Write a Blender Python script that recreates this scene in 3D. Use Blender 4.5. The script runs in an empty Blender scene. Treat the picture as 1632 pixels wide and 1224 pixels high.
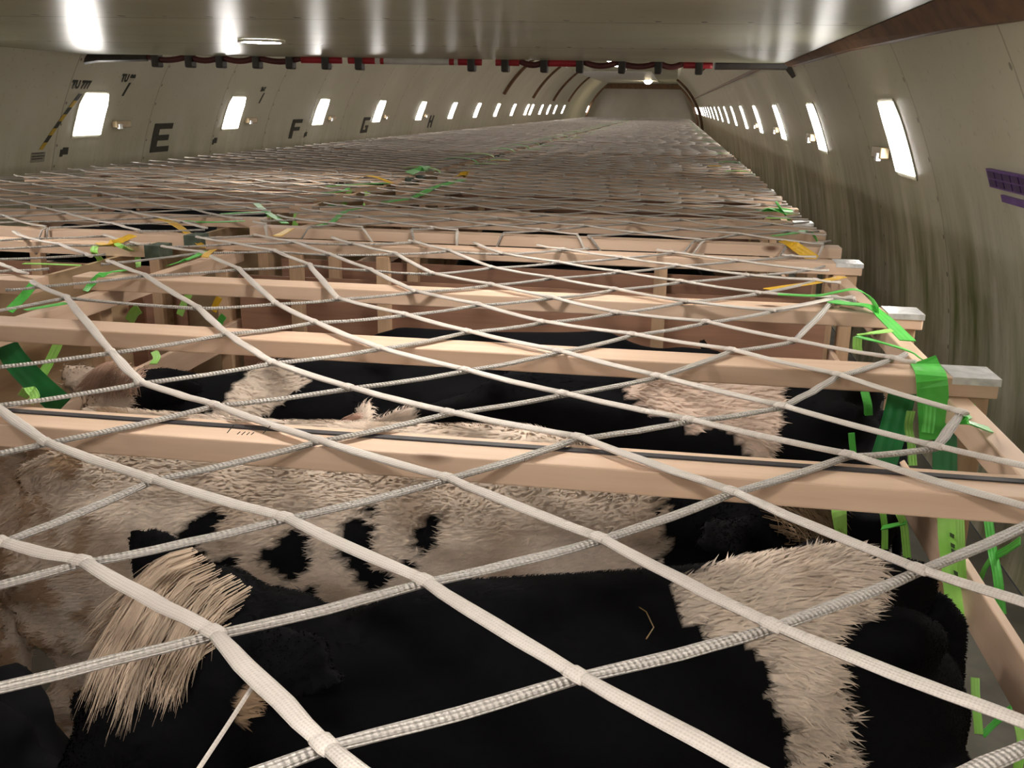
import bpy, math, random
import numpy as np
from mathutils import Vector, Matrix
from mathutils.bvhtree import BVHTree
random.seed(7); RNG = np.random.default_rng(7)
C = bpy.context.scene.collection
SC = bpy.context.scene
ZC = 1.65                                   # camera height above the cargo deck
# ------------------------------------------------------------------ camera
FPX, PITCH, YAW, ROLL = 1529.95, .2823, .1587, .0155
Fv = Vector((-math.sin(YAW)*math.cos(PITCH), math.cos(YAW)*math.cos(PITCH), -math.sin(PITCH)))
Rv = Vector((math.cos(YAW), math.sin(YAW), 0)); Uv = Rv.cross(Fv)
R2 = Rv*math.cos(ROLL)+Uv*math.sin(ROLL); U2 = -Rv*math.sin(ROLL)+Uv*math.cos(ROLL)
CAMP = Vector((0, 0, ZC))
cd = bpy.data.cameras.new('camera'); cam = bpy.data.objects.new('camera', cd); C.objects.link(cam)
cd.sensor_width = 36; cd.lens = FPX/1632*36; cd.clip_start = .02; cd.clip_end = 300
M = Matrix((R2, U2, -Fv)).transposed().to_4x4(); M.translation = CAMP; cam.matrix_world = M
SC.camera = cam
def ray(u, v): return Fv*FPX + R2*(u-816) - U2*(v-612)
def P(u, v, x=None, y=None, z=None):
    """where the sight line of a spot in the photo meets a plane (z is relative to the eye)"""
    d = ray(u, v)
    t = z/d.z if z is not None else (y/d.y if y is not None else x/d.x)
    return CAMP + d*t
# ------------------------------------------------------------------ materials
def mat(name, col, rough=.6, metal=0, **kw):
    m = bpy.data.materials.new(name); m.use_nodes = True
    b = m.node_tree.nodes['Principled BSDF']
    b.inputs['Base Color'].default_value = (*col, 1); b.inputs['Roughness'].default_value = rough
    b.inputs['Metallic'].default_value = metal
    for k, v in kw.items(): b.inputs[k.replace('_', ' ')].default_value = v
    return m
class NT:
    def __init__(s, m): s.t = m.node_tree; s.b = s.t.nodes['Principled BSDF']
    def n(s, typ, **kw):
        x = s.t.nodes.new(typ)
        for k, v in kw.items():
            if k.startswith('i_'):
                kk = k[2:].replace('_', ' '); x.inputs[int(kk) if kk.isdigit() else kk].default_value = v
            else: setattr(x, k, v)
        return x
    def l(s, a, b): s.t.links.new(a, b)
    def math(s, op, a, b=None):
        x = s.n('ShaderNodeMath', operation=op)
        for i, q in enumerate((a, b)):
            if q is None: continue
            if isinstance(q, (int, float)): x.inputs[i].default_value = q
            else: s.l(q, x.inputs[i])
        return x.outputs[0]
    def mix(s, f, a, b):
        x = s.n('ShaderNodeMix', data_type='RGBA')
        for q, i in ((f, 0), (a, 6), (b, 7)):
            if isinstance(q, (int, float)): x.inputs[i].default_value = q
            elif isinstance(q, tuple): x.inputs[i].default_value = (*q, 1)
            else: s.l(q, x.inputs[i])
        return x.outputs[2]
    def noise(s, vec, scale, detail=3, rough=.55):
        x = s.n('ShaderNodeTexNoise'); x.inputs['Scale'].default_value = scale
        x.inputs['Detail'].default_value = detail; x.inputs['Roughness'].default_value = rough
        s.l(vec, x.inputs['Vector']); return x.outputs['Fac']
    def ramp(s, f, lo, hi):
        x = s.n('ShaderNodeMapRange'); x.inputs[1].default_value = lo; x.inputs[2].default_value = hi
        s.l(f, x.inputs[0]); return x.outputs[0]
    def coords(s, scale=(1, 1, 1), kind='Object'):
        c = s.n('ShaderNodeTexCoord'); mp = s.n('ShaderNodeMapping'); mp.inputs['Scale'].default_value = scale
        s.l(c.outputs[kind], mp.inputs['Vector']); return mp.outputs[0]
    def bump(s, h, strength, dist=.01):
        x = s.n('ShaderNodeBump'); x.inputs['Strength'].default_value = strength; x.inputs['Distance'].default_value = dist
        s.l(h, x.inputs['Height']); s.l(x.outputs[0], s.b.inputs['Normal'])
def wood(name, axis, c1, c2, knots=True):
    m = mat(name, c1, .62); t = NT(m)
    sc = [26, 26, 26]; sc[axis] = 1.6
    v = t.coords(tuple(sc)); info = t.n('ShaderNodeObjectInfo')
    add = t.n('ShaderNodeVectorMath', operation='ADD'); off = t.n('ShaderNodeVectorMath', operation='SCALE')
    t.l(info.outputs['Location'], off.inputs[0]); off.inputs['Scale'].default_value = 3.7
    cmb = t.n('ShaderNodeCombineXYZ'); r = t.math('MULTIPLY', info.outputs['Random'], 37.0)
    for i in range(3): t.l(r, cmb.inputs[i])
    t.l(v, add.inputs[0]); t.l(cmb.outputs[0], add.inputs[1])
    g = t.noise(add.outputs[0], 1.0, 4, .6)
    col = t.mix(t.ramp(g, .35, .7), c1, c2)
    tone = t.ramp(info.outputs['Random'], 0, 1)
    col = t.mix(t.math('MULTIPLY', tone, .3), col, tuple(.55*q for q in c2))
    if knots:
        s2 = [9, 9, 9]; s2[axis] = 4
        vo = t.n('ShaderNodeTexVoronoi'); vo.inputs['Scale'].default_value = .55
        mp = t.coords(tuple(s2)); ad2 = t.n('ShaderNodeVectorMath', operation='ADD')
        t.l(mp, ad2.inputs[0]); t.l(cmb.outputs[0], ad2.inputs[1]); t.l(ad2.outputs[0], vo.inputs['Vector'])
        k = t.ramp(vo.outputs['Distance'], .09, .03)
        col = t.mix(k, col, (.13, .06, .03))
    t.l(col, t.b.inputs['Base Color']); t.bump(g, .12, .004)
    return m
PINE1, PINE2 = (.78, .57, .42), (.66, .45, .31)
W_X = wood('pine_across', 0, PINE1, PINE2); W_Y = wood('pine_along', 1, PINE1, PINE2); W_Z = wood('pine_upright', 2, (.6, .40, .25), (.45, .28, .16))
PLY = wood('plywood_panel', 0, (.36, .19, .12), (.24, .12, .075)); PLYY = wood('plywood_side', 1, (.55, .40, .24), (.42, .28, .16))
def simple_noise(name, c1, c2, scale, rough, metal=0, bump=0):
    m = mat(name, c1, rough, metal); t = NT(m); v = t.coords()
    n = t.noise(v, scale, 4); t.l(t.mix(t.ramp(n, .35, .68), c1, c2), t.b.inputs['Base Color'])
    if bump: t.bump(n, bump, .004)
    return m
SILVER = simple_noise('silver_tape', (.85, .85, .85), (.62, .62, .63), 40, .3, .55, .6)
DTAPE = simple_noise('dark_green_tape', (.09, .12, .09), (.05, .07, .05), 30, .45)
BLACKS = simple_noise('black_strip', (.035, .03, .035), (.02, .018, .02), 20, .6)
def strap_mat(name, c1, c2):
    m = mat(name, c1, .42); t = NT(m); v = t.coords((1, 1, 1), 'UV')
    w = t.n('ShaderNodeTexWave', bands_direction='Y'); w.inputs['Scale'].default_value = 3.5; w.inputs['Distortion'].default_value = .4
    t.l(v, w.inputs['Vector']); n = t.noise(t.coords(), 14, 3)
    t.l(t.mix(t.ramp(n, .3, .7), c1, c2), t.b.inputs['Base Color']); t.bump(w.outputs['Fac'], .3, .002)
    t.b.inputs['Transmission Weight'].default_value = 0
    return m
G_LIME = strap_mat('lime_webbing', (.30, .72, .10), (.42, .80, .20)); G_MID = strap_mat('green_webbing', (.08, .50, .06), (.12, .60, .10))
G_DARK = strap_mat('dark_green_webbing', (.01, .16, .035), (.015, .20, .05)); G_YEL = strap_mat('yellow_webbing', (.80, .48, .03), (.70, .40, .02))
def cord_mat(name, c1, c2, sx, sy, strength):
    m = mat(name, c1, .55); t = NT(m)
    uv = t.coords((1, 1, 1), 'UV'); sp = t.n('ShaderNodeSeparateXYZ'); t.l(uv, sp.inputs[0])
    a = t.math('MULTIPLY', sp.outputs[0], sx); b = t.math('MULTIPLY', sp.outputs[1], sy)
    p = t.math('SINE', t.math('ADD', a, b)); q = t.math('SINE', t.math('SUBTRACT', a, b))
    h = t.math('MULTIPLY', p, q)
    n = t.noise(t.coords(), 5, 3)
    col = t.mix(t.ramp(n, .3, .7), c1, c2)
    col = t.mix(t.math('MULTIPLY', t.ramp(h, .0, -.9), .35), col, tuple(.55*x for x in c2))
    t.l(col, t.b.inputs['Base Color']); t.bump(h, strength, .003)
    return m
CORD_A = cord_mat('flat_white_net_webbing', (.68, .62, .56), (.56, .50, .45), 900, 44, .25)
CORD_B = cord_mat('braided_white_net_cord', (.70, .65, .60), (.58, .52, .47), 520, 31, .9)
# painted fuselage lining
def wall_mat(name, greenish):
    m = mat(name, (.62, .60, .48), .38); t = NT(m); v = t.coords()
    sp = t.n('ShaderNodeSeparateXYZ'); t.l(v, sp.inputs[0]); Y, Z = sp.outputs[1], sp.outputs[2]
    n1 = t.noise(v, 1.3, 4); n2 = t.noise(t.coords((1, 3.2, .55)), 1.5, 5, .65); n3 = t.noise(v, 34, 3)
    col = t.mix(t.ramp(n1, .3, .7), (.66, .64, .53), (.58, .56, .43))
    low = t.ramp(Z, ZC-.12, ZC-.75)
    st = t.math('MULTIPLY', t.math('MULTIPLY', t.ramp(n2, .38, .66), low), greenish)
    col = t.mix(st, col, (.16, .20, .055))
    col = t.mix(t.math('MULTIPLY', t.ramp(n3, .62, .74), .35), col, (.25, .22, .13))
    # panel joints with a column of fasteners beside each
    md = t.n('ShaderNodeMath', operation='FLOORED_MODULO'); t.l(t.math('ADD', Y, .35), md.inputs[0]); md.inputs[1].default_value = 1.42
    seam = t.math('LESS_THAN', t.math('ABSOLUTE', t.math('SUBTRACT', md.outputs[0], .71)), .006)
    zz = t.n('ShaderNodeMath', operation='FLOORED_MODULO'); t.l(Z, zz.inputs[0]); zz.inputs[1].default_value = .17
    dy = t.math('SUBTRACT', md.outputs[0], .735); dz = t.math('SUBTRACT', zz.outputs[0], .085)
    riv = t.math('LESS_THAN', t.math('SQRT', t.math('ADD', t.math('MULTIPLY', dy, dy), t.math('MULTIPLY', dz, dz))), .012)
    col = t.mix(t.math('MULTIPLY', seam, .6), col, (.2, .18, .10)); col = t.mix(t.math('MULTIPLY', riv, .7), col, (.10, .08, .05))
    t.l(col, t.b.inputs['Base Color']); t.bump(n1, .15, .02)
    return m
WALL_L = wall_mat('cream_lining_left', .45); WALL_R = wall_mat('cream_lining_right', 1.0)
def ceil_mat():
    m = mat('ceiling_panel_paint', (.5, .49, .38), .27); t = NT(m); v = t.coords()
    sp = t.n('ShaderNodeSeparateXYZ'); t.l(v, sp.inputs[0]); X, Y = sp.outputs[0], sp.outputs[1]
    n = t.noise(v, 1.1, 4); n3 = t.noise(v, 22, 3)
    col = t.mix(t.ramp(n, .3, .7), (.43, .425, .30), (.36, .355, .245))
    col = t.mix(t.math('MULTIPLY', t.ramp(n3, .64, .74), .4), col, (.22, .19, .11))
    ye = t.math('ADD', Y, t.math('MULTIPLY', X, -.105))          # rows run parallel with the rear edge
    md = t.n('ShaderNodeMath', operation='FLOORED_MODULO'); t.l(ye, md.inputs[0]); md.inputs[1].default_value = 1.9
    seam = t.math('LESS_THAN', t.math('ABSOLUTE', t.math('SUBTRACT', md.outputs[0], .6)), .014)
    mx = t.n('ShaderNodeMath', operation='FLOORED_MODULO'); t.l(X, mx.inputs[0]); mx.inputs[1].default_value = .19
    dy = t.math('SUBTRACT', md.outputs[0], .52); dx = t.math('SUBTRACT', mx.outputs[0], .095)
    riv = t.math('LESS_THAN', t.math('SQRT', t.math('ADD', t.math('MULTIPLY', t.math('MULTIPLY', dy, dy), .35), t.math('MULTIPLY', dx, dx))), .014)
    col = t.mix(t.math('MULTIPLY', seam, .55), col, (.2, .18, .10)); col = t.mix(t.math('MULTIPLY', riv, .7), col, (.10, .08, .05))
    t.l(col, t.b.inputs['Base Color']); t.bump(n, .2, .015); t.b.inputs['Specular IOR Level'].default_value = .22
    return m
CEIL = ceil_mat()
BROWN = simple_noise('brown_primer', (.20, .10, .045), (.11, .055, .03), 9, .6)
BRACKET = simple_noise('dark_bracket', (.03, .025, .022), (.05, .04, .03), 12, .5)
RED = simple_noise('red_vinyl', (.50, .03, .045), (.38, .02, .03), 8, .45); MAROON = simple_noise('maroon_vinyl', (.13, .03, .03), (.08, .02, .02), 8, .5)
WHITEV = simple_noise('white_vinyl', (.75, .73, .70), (.62, .6, .56), 8, .4)
INK = simple_noise('black_paint', (.025, .03, .025), (.05, .055, .04), 30, .5); YELP = simple_noise('yellow_paint', (.62, .42, .04), (.5, .33, .03), 20, .5)
GREYP = simple_noise('grey_print', (.27, .26, .20), (.34, .33, .26), 30, .5)
PURPLE = simple_noise('purple_plastic', (.13, .06, .24), (.19, .10, .33), 14, .5)
FLOORM = simple_noise('deck_metal', (.22, .21, .18), (.13, .12, .10), 4, .6)
BULK = simple_noise('bulkhead_fabric', (.52, .48, .42), (.45, .41, .35), 1.2, .7)
FRAMEM = simple_noise('light_frame_paint', (.55, .53, .42), (.45, .43, .33), 10, .4)
STEELB = simple_noise('bracket_metal', (.42, .33, .2), (.3, .22, .13), 18, .35, .5)
def emis(name, col, s):
    m = bpy.data.materials.new(name); m.use_nodes = True; b = m.node_tree.nodes['Principled BSDF']
    b.inputs['Base Color'].default_value = (.9, .9, .9, 1); b.inputs['Emission Color'].default_value = (*col, 1); b.inputs['Emission Strength'].default_value = s
    return m
DIFF = emis('light_diffuser_glow', (1, .955, .90), 17.0); LAMP = emis('round_lamp_glow', (1, .94, .88), 68.0); FARLAMP = emis('hanging_lamp_glow', (1, .82, .55), 120.0)
def coat_mat(name, rough):
    m = mat(name, (.5, .5, .5), rough); t = NT(m); a = t.n('ShaderNodeAttribute', attribute_name='coat')
    n = t.noise(t.coords(), 60, 3); hs = t.n('ShaderNodeHueSaturation'); t.l(a.outputs['Color'], hs.inputs['Color'])
    t.l(t.ramp(n, -2.0, .8), hs.inputs['Value']); t.l(hs.outputs[0], t.b.inputs['Base Color'])
    t.b.inputs['Specular IOR Level'].default_value = .06
    return m
COAT = coat_mat('calf_coat', .8); FUR = coat_mat('calf_fur', .75)
# ------------------------------------------------------------------ mesh helpers
class MB:
    def __init__(s): s.v = []; s.f = []; s.uv = []
    def face(s, idx, uv=None): s.f.append(tuple(idx)); s.uv.append(uv)
    def box(s, x0, x1, y0, y1, z0, z1):
        b = len(s.v)
        s.v += [(x, y, z) for z in (z0, z1) for y in (y0, y1) for x in (x0, x1)]
        for q in ((0, 2, 3, 1), (4, 5, 7, 6), (0, 1, 5, 4), (2, 6, 7, 3), (0, 4, 6, 2), (1, 3, 7, 5)): s.face([b+i for i in q])
        return s
    def sweep(s, pts, prof, side=None, closed=True, cap=True, u0=0):
        """sweep profile (list of (a,b) in side/up axes; or function of index) along pts"""
        pts = [Vector(p) for p in pts]; n = len(pts); rings = []; u = u0; us = []
        for i, p in enumerate(pts):
            t = (pts[min(i+1, n-1)]-pts[max(i-1, 0)]).normalized()
            sd = side[i] if isinstance(side, list) else (side or Vector((0, 0, 1)).cross(t))
            sd = Vector(sd); sd = (sd - t*sd.dot(t))
            if sd.length < 1e-5: sd = Vector((1, 0, 0)) - t*t.x
            sd.normalize(); up = t.cross(sd)
            if up.z < -1e-6 and side is None: up = -up
            pr = prof(i) if callable(prof) else prof
            b = len(s.v); s.v += [tuple(p+sd*a+up*c) for a, c in pr]; rings.append((b, len(pr)))
            if i: u += (p-pts[i-1]).length
            us.append(u)
        for i in range(n-1):
            (a, m), (b, _) = rings[i], rings[i+1]
            for k in range(m):
                k2 = (k+1) % m
                s.face((a+k, a+k2, b+k2, b+k), [(us[i], k/m), (us[i], (k+1)/m), (us[i+1], (k+1)/m), (us[i+1], k/m)])
        if cap:
            a, m = rings[0]; s.face([a+k for k in range(m)][::-1]); a, m = rings[-1]; s.face([a+k for k in range(m)])
        return s
    def tube(s, pts, r, n=8):
        rr = r if callable(r) else (lambda i: r)
        s.sweep(pts, lambda i: [(rr(i)*math.cos(2*math.pi*k/n), rr(i)*math.sin(2*math.pi*k/n)) for k in range(n)]); return s
    def mesh(s, name, m, smooth=False):
        me = bpy.data.meshes.new(name); me.from_pydata(s.v, [], s.f)
        if any(u for u in s.uv):
            l = me.uv_layers.new(name='UVMap'); d = l.data; k = 0
            for f, u in zip(s.f, s.uv):
                for j in range(len(f)):
                    if u: d[k].uv = u[j]
                    k += 1
        if m: me.materials.append(m)
        if smooth: me.polygons.foreach_set('use_smooth', [True]*len(me.polygons))
        me.update(); return me
    def obj(s, name, m, parent=None, smooth=False, loc=None, bevel=0):
        o = bpy.data.objects.new(name, s.mesh(name, m, smooth)); C.objects.link(o)
        if parent: o.parent = parent
        if loc: o.location = loc
        if bevel:
            bv = o.modifiers.new('edge', 'BEVEL'); bv.width = bevel; bv.segments = 2; bv.limit_method = 'ANGLE'
        return o
def fix_normals(o):
    import bmesh
    bm = bmesh.new(); bm.from_mesh(o.data); bmesh.ops.recalc_face_normals(bm, faces=bm.faces); bm.to_mesh(o.data); bm.free()
def tag(o, label=None, cat=None, group=None, kind=None):
    if label: o['label'] = label
    if cat: o['category'] = cat
    if group: o['group'] = group
    if kind: o['kind'] = kind
    return o
def thing(name, loc, label, cat, group=None):
    o = bpy.data.objects.new(name, None); C.objects.link(o); o.location = loc; o.empty_display_size = .05
    return tag(o, label, cat, group)
def dup(root, loc, label, group=None):
    r = root.copy(); C.objects.link(r); r.location = loc; r['label'] = label
    if group: r['group'] = group
    for ch in list(root.children):
        c = ch.copy(); C.objects.link(c); c.parent = r
        for g in list(ch.children):
            d = g.copy(); C.objects.link(d); d.parent = c
    return r
ORD = ['first', 'second', 'third', 'fourth', 'fifth', 'sixth', 'seventh', 'eighth', 'ninth', 'tenth', 'eleventh', 'twelfth', 'thirteenth', 'fourteenth', 'fifteenth', 'sixteenth', 'seventeenth', 'eighteenth', 'nineteenth', 'twentieth', 'twenty-first', 'twenty-second']
# ------------------------------------------------------------------ the shell
AX, RAD, CDZ = -1.934, 3.27, 1.35
def wx(dz, side, off=0): return AX + side*(math.sqrt(max(RAD**2-(dz+CDZ)**2, .01))-off)
def wp(Y, dz, side, off=0.): return Vector((wx(dz, side, off), Y, ZC+dz))
ZNEAR, ZFAR, YB, YEND = .345, 1.30, -6.5, 58.0
def shell(name, side, m):
    b = MB(); n = 30; ys = [YB, 3, 8, 14, 22, 30, 40, 50, YEND+.3]
    zs = [-ZC + (ZFAR+ZC)*k/n for k in range(n+1)]
    for off in (0, -.06):
        for y in ys:
            for z in zs: b.v.append(tuple(wp(y, z, side, off)))
    K = n+1; L = len(ys)
    for o in (0, 1):
        for i in range(L-1):
            for k in range(n):
                a = o*L*K+i*K+k; q = (a, a+1, a+K+1, a+K)
                b.face(q if (o == 0) == (side < 0) else q[::-1])
    for i in range(L-1):
        for k in (0, n):
            a = i*K+k; b.face((a, a+K, L*K+a+K, L*K+a))
    o = b.obj(name, m, smooth=True); tag(o, kind='structure'); return o
wall_left = shell('wall_left', -1, WALL_L); wall_right = shell('wall_right', 1, WALL_R)
tag(MB().box(AX-3.25, AX+3.25, YB, YEND+.3, -.08, 0).obj('floor', FLOORM), kind='structure')
# low ceiling over the front; its rear edge runs slightly askew
b = MB(); zc = ZC+ZNEAR; xs = (AX-2.79, AX+2.79)
ye = (7.45, 8.10)
for z in (zc, zc+.10):
    b.v += [(xs[0], YB, z), (xs[1], YB, z), (xs[1], ye[1], z), (xs[0], ye[0], z)]
for q in ((3, 2, 1, 0), (4, 5, 6, 7), (0, 1, 5, 4), (1, 2, 6, 5), (2, 3, 7, 6), (3, 0, 4, 7)): b.face(q)
tag(b.obj('ceiling', CEIL), kind='structure')
tag(MB().box(AX-2.05, AX+2.05, 6.6, YEND+.3, ZC+ZFAR, ZC+ZFAR+.06).obj('ceiling_rear', CEIL), kind='structure')
def disc_wall(name, y0, y1, m, ztop):
    b = MB(); pts = []
    for k in range(21): z = -ZC+(ztop+ZC)*k/20; pts.append((wx(z, 1, .01), ZC+z))
    pts += [(2*AX-x, z) for x, z in pts[::-1]]; n = len(pts)
    b.v = [(x, y0, z) for x, z in pts]+[(x, y1, z) for x, z in pts]
    b.face(range(n)); b.face([n+i for i in range(n)][::-1])
    for i in range(n): j = (i+1) % n; b.face((i, j, n+j, n+i))
    o = b.obj(name, m); fix_normals(o); return tag(o, kind='structure')
disc_wall('wall_front', YB-.1, YB, BULK, 1.3)
wf = disc_wall('wall_far', YEND, YEND+.1, BULK, 1.3)
b = MB().box(-4.2, 1.0, 57.7, 57.98, ZC+1.02, ZC+1.29); tag(b.obj('trim_13', BROWN), kind='structure')
# curved frames standing off the lining (brown)
def arc(name, Y, side, z0, z1, w=.10, d=.06, m=BROWN):
    b = MB(); pts = [wp(Y, z0+(z1-z0)*k/16, side, d*.5) for k in range(17)]
    b.sweep(pts, [(-w/2, -d/2), (w/2, -d/2), (w/2, d/2), (-w/2, d/2)], side=Vector((0, 1, 0)))
    o = b.obj(name, m, smooth=False); fix_normals(o); return tag(o, kind='structure')
for i, (Y, z0) in enumerate(((27.3, .3), (33.2, .25), (39, .2), (44.5, .2), (57, -1.2))): arc(f'trim_{i+1}', Y, -1, z0, 1.27, .16 if i < 4 else .5, .08)
for i, (Y, z0) in enumerate(((21, .75), (47, -1.0), (57, -1.2))): arc(f'trim_{i+6}', Y, 1, z0, 1.27, .2, .12)
# flat section of the far ceiling, its lit brightness put into the white colour
tag(MB().box(-4.2, -1.0, 38, 54, ZC+1.262, ZC+1.299).obj('trim_12', WHITEV), kind='structure')
# brown edge beam under the right-hand edge of the low ceiling
b = MB()
yy = [1.5, 3.55, 5.5, 8.0]; zb = [.19, .262, .30, .318]
for y, z in zip(yy, zb):
    x = wx(z, 1); b.v += [(wx(z, 1, .005), y, ZC+z), (wx(z, 1, .05), y, ZC+z), (wx(ZNEAR, 1, .07), y, ZC+ZNEAR-.003), (wx(ZNEAR, 1, 0), y, ZC+ZNEAR-.003)]
for i in range(3):
    for k in range(4): a = i*4+k; c = i*4+(k+1) % 4; b.face((a, c, c+4, a+4))
b.face((3, 2, 1, 0)); b.face((12, 13, 14, 15)); o = b.obj('trim_9', BROWN); fix_normals(o); tag(o, kind='structure')
# thin ledge along the right lining further aft
b = MB(); b.sweep([wp(8.3, .40, 1, .015), wp(30, .42, 1, .015), wp(50, .42, 1, .015)], [(-.02, -.015), (.02, -.015), (.02, .015), (-.02, .015)]); o = b.obj('trim_10', BROWN); fix_normals(o); tag(o, kind='structure')
# ------------------------------------------------------------------ markings on the left lining
def decal(polys, name, m, off=.004):
    b = MB()
    for (y0, z0, y1, z1, *sk) in polys:
        s = sk[0] if sk else 0; n = max(2, int(abs(z1-z0)/.04)+1); base = len(b.v)
        for k in range(n):
            z = z0+(z1-z0)*k/(n-1); dy = s*k/(n-1)
            for o_ in (off, off-.003): b.v += [tuple(wp(y0+dy, z, -1, o_)), tuple(wp(y1+dy, z, -1, o_))]
        for k in range(n-1):
            a = base+4*k; b.face((a, a+1, a+5, a+4)); b.face((a+2, a+6, a+7, a+3)); b.face((a, a+4, a+6, a+2)); b.face((a+1, a+3, a+7, a+5))
        a = base; b.face((a, a+2, a+3, a+1)); a = base+4*(n-1); b.face((a, a+1, a+3, a+2))
    o = b.obj(name, m, wall_left); fix_normals(o); return o
def text_decal(txt, Y, dz, h, m, name='painted_text'):
    cu = bpy.data.curves.new('t', 'FONT'); cu.body = txt; cu.size = h*1.38; cu.offset = .006; to = bpy.data.objects.new('t', cu); C.objects.link(to)
    dg = bpy.context.evaluated_depsgraph_get(); me = bpy.data.meshes.new_from_object(to.evaluated_get(dg)); bpy.data.objects.remove(to)
    me.name = name
    for v in me.vertices: v.co = wp(Y+v.co.x, dz+v.co.y, -1, .004)
    me.materials.clear(); me.materials.append(m); o = bpy.data.objects.new(name, me); C.objects.link(o); o.parent = wall_left; return o
def letter(ch, Y, z0, h, w):
    s = h/5.0; t = w*.32
    if ch == 'E': P_ = [(Y, z0, Y+t, z0+h), (Y+t, z0, Y+w, z0+s), (Y+t, z0+2*s, Y+w*.9, z0+3*s), (Y+t, z0+4*s, Y+w, z0+h)]
    elif ch == 'F': P_ = [(Y, z0, Y+t, z0+h), (Y+t, z0+2*s, Y+w*.9, z0+3*s), (Y+t, z0+4*s, Y+w, z0+h)]
    elif ch == 'G': P_ = [(Y, z0, Y+t, z0+h), (Y+t, z0, Y+w, z0+s), (Y+t, z0+4*s, Y+w, z0+h), (Y+w-t, z0+s, Y+w, z0+2.4*s), (Y+w*.55, z0+1.7*s, Y+w-t, z0+2.4*s)]
    else: P_ = [(Y, z0, Y+t, z0+h), (Y+w-t, z0, Y+w, z0+h), (Y+t, z0+2*s, Y+w-t, z0+3*s)]
    tag(decal(P_, 'painted_letter', INK), f'black letter {ch} painted on the lining')
for ch, Y in (('E', 9.0), ('F', 12.55), ('G', 15.6), ('H', 20.05)): letter(ch, Y, -.50 if ch == 'E' else -.47, .28 if ch == 'E' else .25, .36)
text_decal('TU 777', 7.48, .085, .06, INK); text_decal('TU 88', 8.17, .155, .06, INK); text_decal('24-T', 11.2, .12, .045, INK)
decal([(8.27, .03, 8.30, .145, .05)], 'pointer_mark', INK); decal([(11.28, -.02, 11.31, .10, .04)], 'pointer_mark', INK)
for k in range(8):
    z0 = -.40+k*.055; decal([(7.25+k*.046, z0, 7.30+k*.046, z0+.055, .046)], 'hazard_stripe', YELP if k % 2 == 0 else INK, .005)
decal([(7.16, -.50, 7.34, -.42)], 'printed_placard', GREYP); decal([(7.17, -.455, 7.33, -.448), (7.17, -.475, 7.31, -.468), (7.17, -.43, 7.32, -.424)], 'placard_print', INK, .0065)
for Y, w in ((7.54, .11), (10.33, .10), (13.1, .10)):
    decal([(Y, -.47, Y+w*.35, -.41), (Y+w*.3, -.455, Y+w, -.395)], 'stencil_mark', INK)
# ------------------------------------------------------------------ wall lights and fittings
def make_light(side):
    t = bpy.data.objects.new('wall_light', None); C.objects.link(t); t['category'] = 'light'; t.empty_display_size = .05
    h, w = .17, .20
    def pan(y0, y1, z0, z1, o0, o1, m, nm):
        b = MB(); n = 5
        for k in range(n):
            z = z0+(z1-z0)*k/(n-1); cut = .035 if k == n-1 else 0
            for off in (o0, o1):
                b.v += [(wx(-.13+z, side, off)-wx(-.13, side), y0+cut, z), (wx(-.13+z, side, off)-wx(-.13, side), y1-cut, z)]
        for k in range(n-1):
            a = 4*k; b.face((a, a+1, a+5, a+4)); b.face((a+2, a+6, a+7, a+3)); b.face((a, a+4, a+6, a+2)); b.face((a+1, a+3, a+7, a+5))
        b.face((0, 2, 3, 1)); a = 4*(n-1); b.face((a, a+1, a+3, a+2))
        o = b.obj(nm, m, t); fix_normals(o); return o
    pan(-w-.02, w+.02, -h-.02, h+.02, .001, .006, FRAMEM, 'light_frame')
    pan(-w, w, -h, h, .004, .012, DIFF, 'diffuser')
    return t
LL = make_light(-1); LR = make_light(1)
yl = [-.6, 2.2, 5.04]+[7.88+2.81*k for k in range(10)]+[34.3, 36.8, 39, 41.2, 44.2, 56.5]
first = True
for i, Y in enumerate([-3.4]+yl):
    lab = f'glowing white rectangular light on the left wall, {ORD[i-4]} one counted from the picture edge' if i > 3 else f'wall light on the left wall outside the view, {ORD[3-i]} one before the picture edge'
    loc = (wx(-.13, -1), Y, ZC-.13)
    if first: LL.location = loc; LL['label'] = lab; first = False
    else: dup(LL, loc, lab)
first = True
for i in range(-3, 19):
    Y = 5.185+2.84*i; loc = (wx(-.13, 1), Y, ZC-.13)
    lab = f'wall light on the right wall outside the view, {ORD[-1-i]} one before the picture edge' if i < 0 else f'glowing white slanted light on the right wall, {ORD[i]} one counted from the front'
    if first: LR.location = loc; LR['label'] = lab; first = False
    else: dup(LR, loc, lab)
def make_fit(side):
    t = bpy.data.objects.new('wall_bracket', None); C.objects.link(t); t['category'] = 'bracket'; t.empty_display_size = .05
    x = lambda o: -side*o
    b = MB(); b.box(min(x(0), x(.05)), max(x(0), x(.05)), -.12, .12, -.03, .03); b.obj('bracket_body', STEELB, t, bevel=.006)
    b = MB(); b.box(min(x(.04), x(.062)), max(x(.04), x(.062)), -.10, -.05, -.04, .0); b.obj('latch', SILVER, t)
    return t
FL, FR = make_fit(-1), make_fit(1)
for i, Y in enumerate((8.36, 11.17, 14.0, 16.8, 19.6)):
    lab = f'small brown metal bracket on the left wall, just past its {ORD[i]} light'
    loc = (wx(-.215, -1, .002), Y, ZC-.215)
    if i == 0: FL.location = loc; FL['label'] = lab
    else: dup(FL, loc, lab)
for i, Y in enumerate((5.6, 8.42, 11.3, 14.1)):
    lab = f'small brown metal bracket on the right wall, just past its {ORD[i]} light'
    loc = (wx(-.215, 1, .002), Y, ZC-.215)
    if i == 0: FR.location = loc; FR['label'] = lab
    else: dup(FR, loc, lab)
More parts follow.
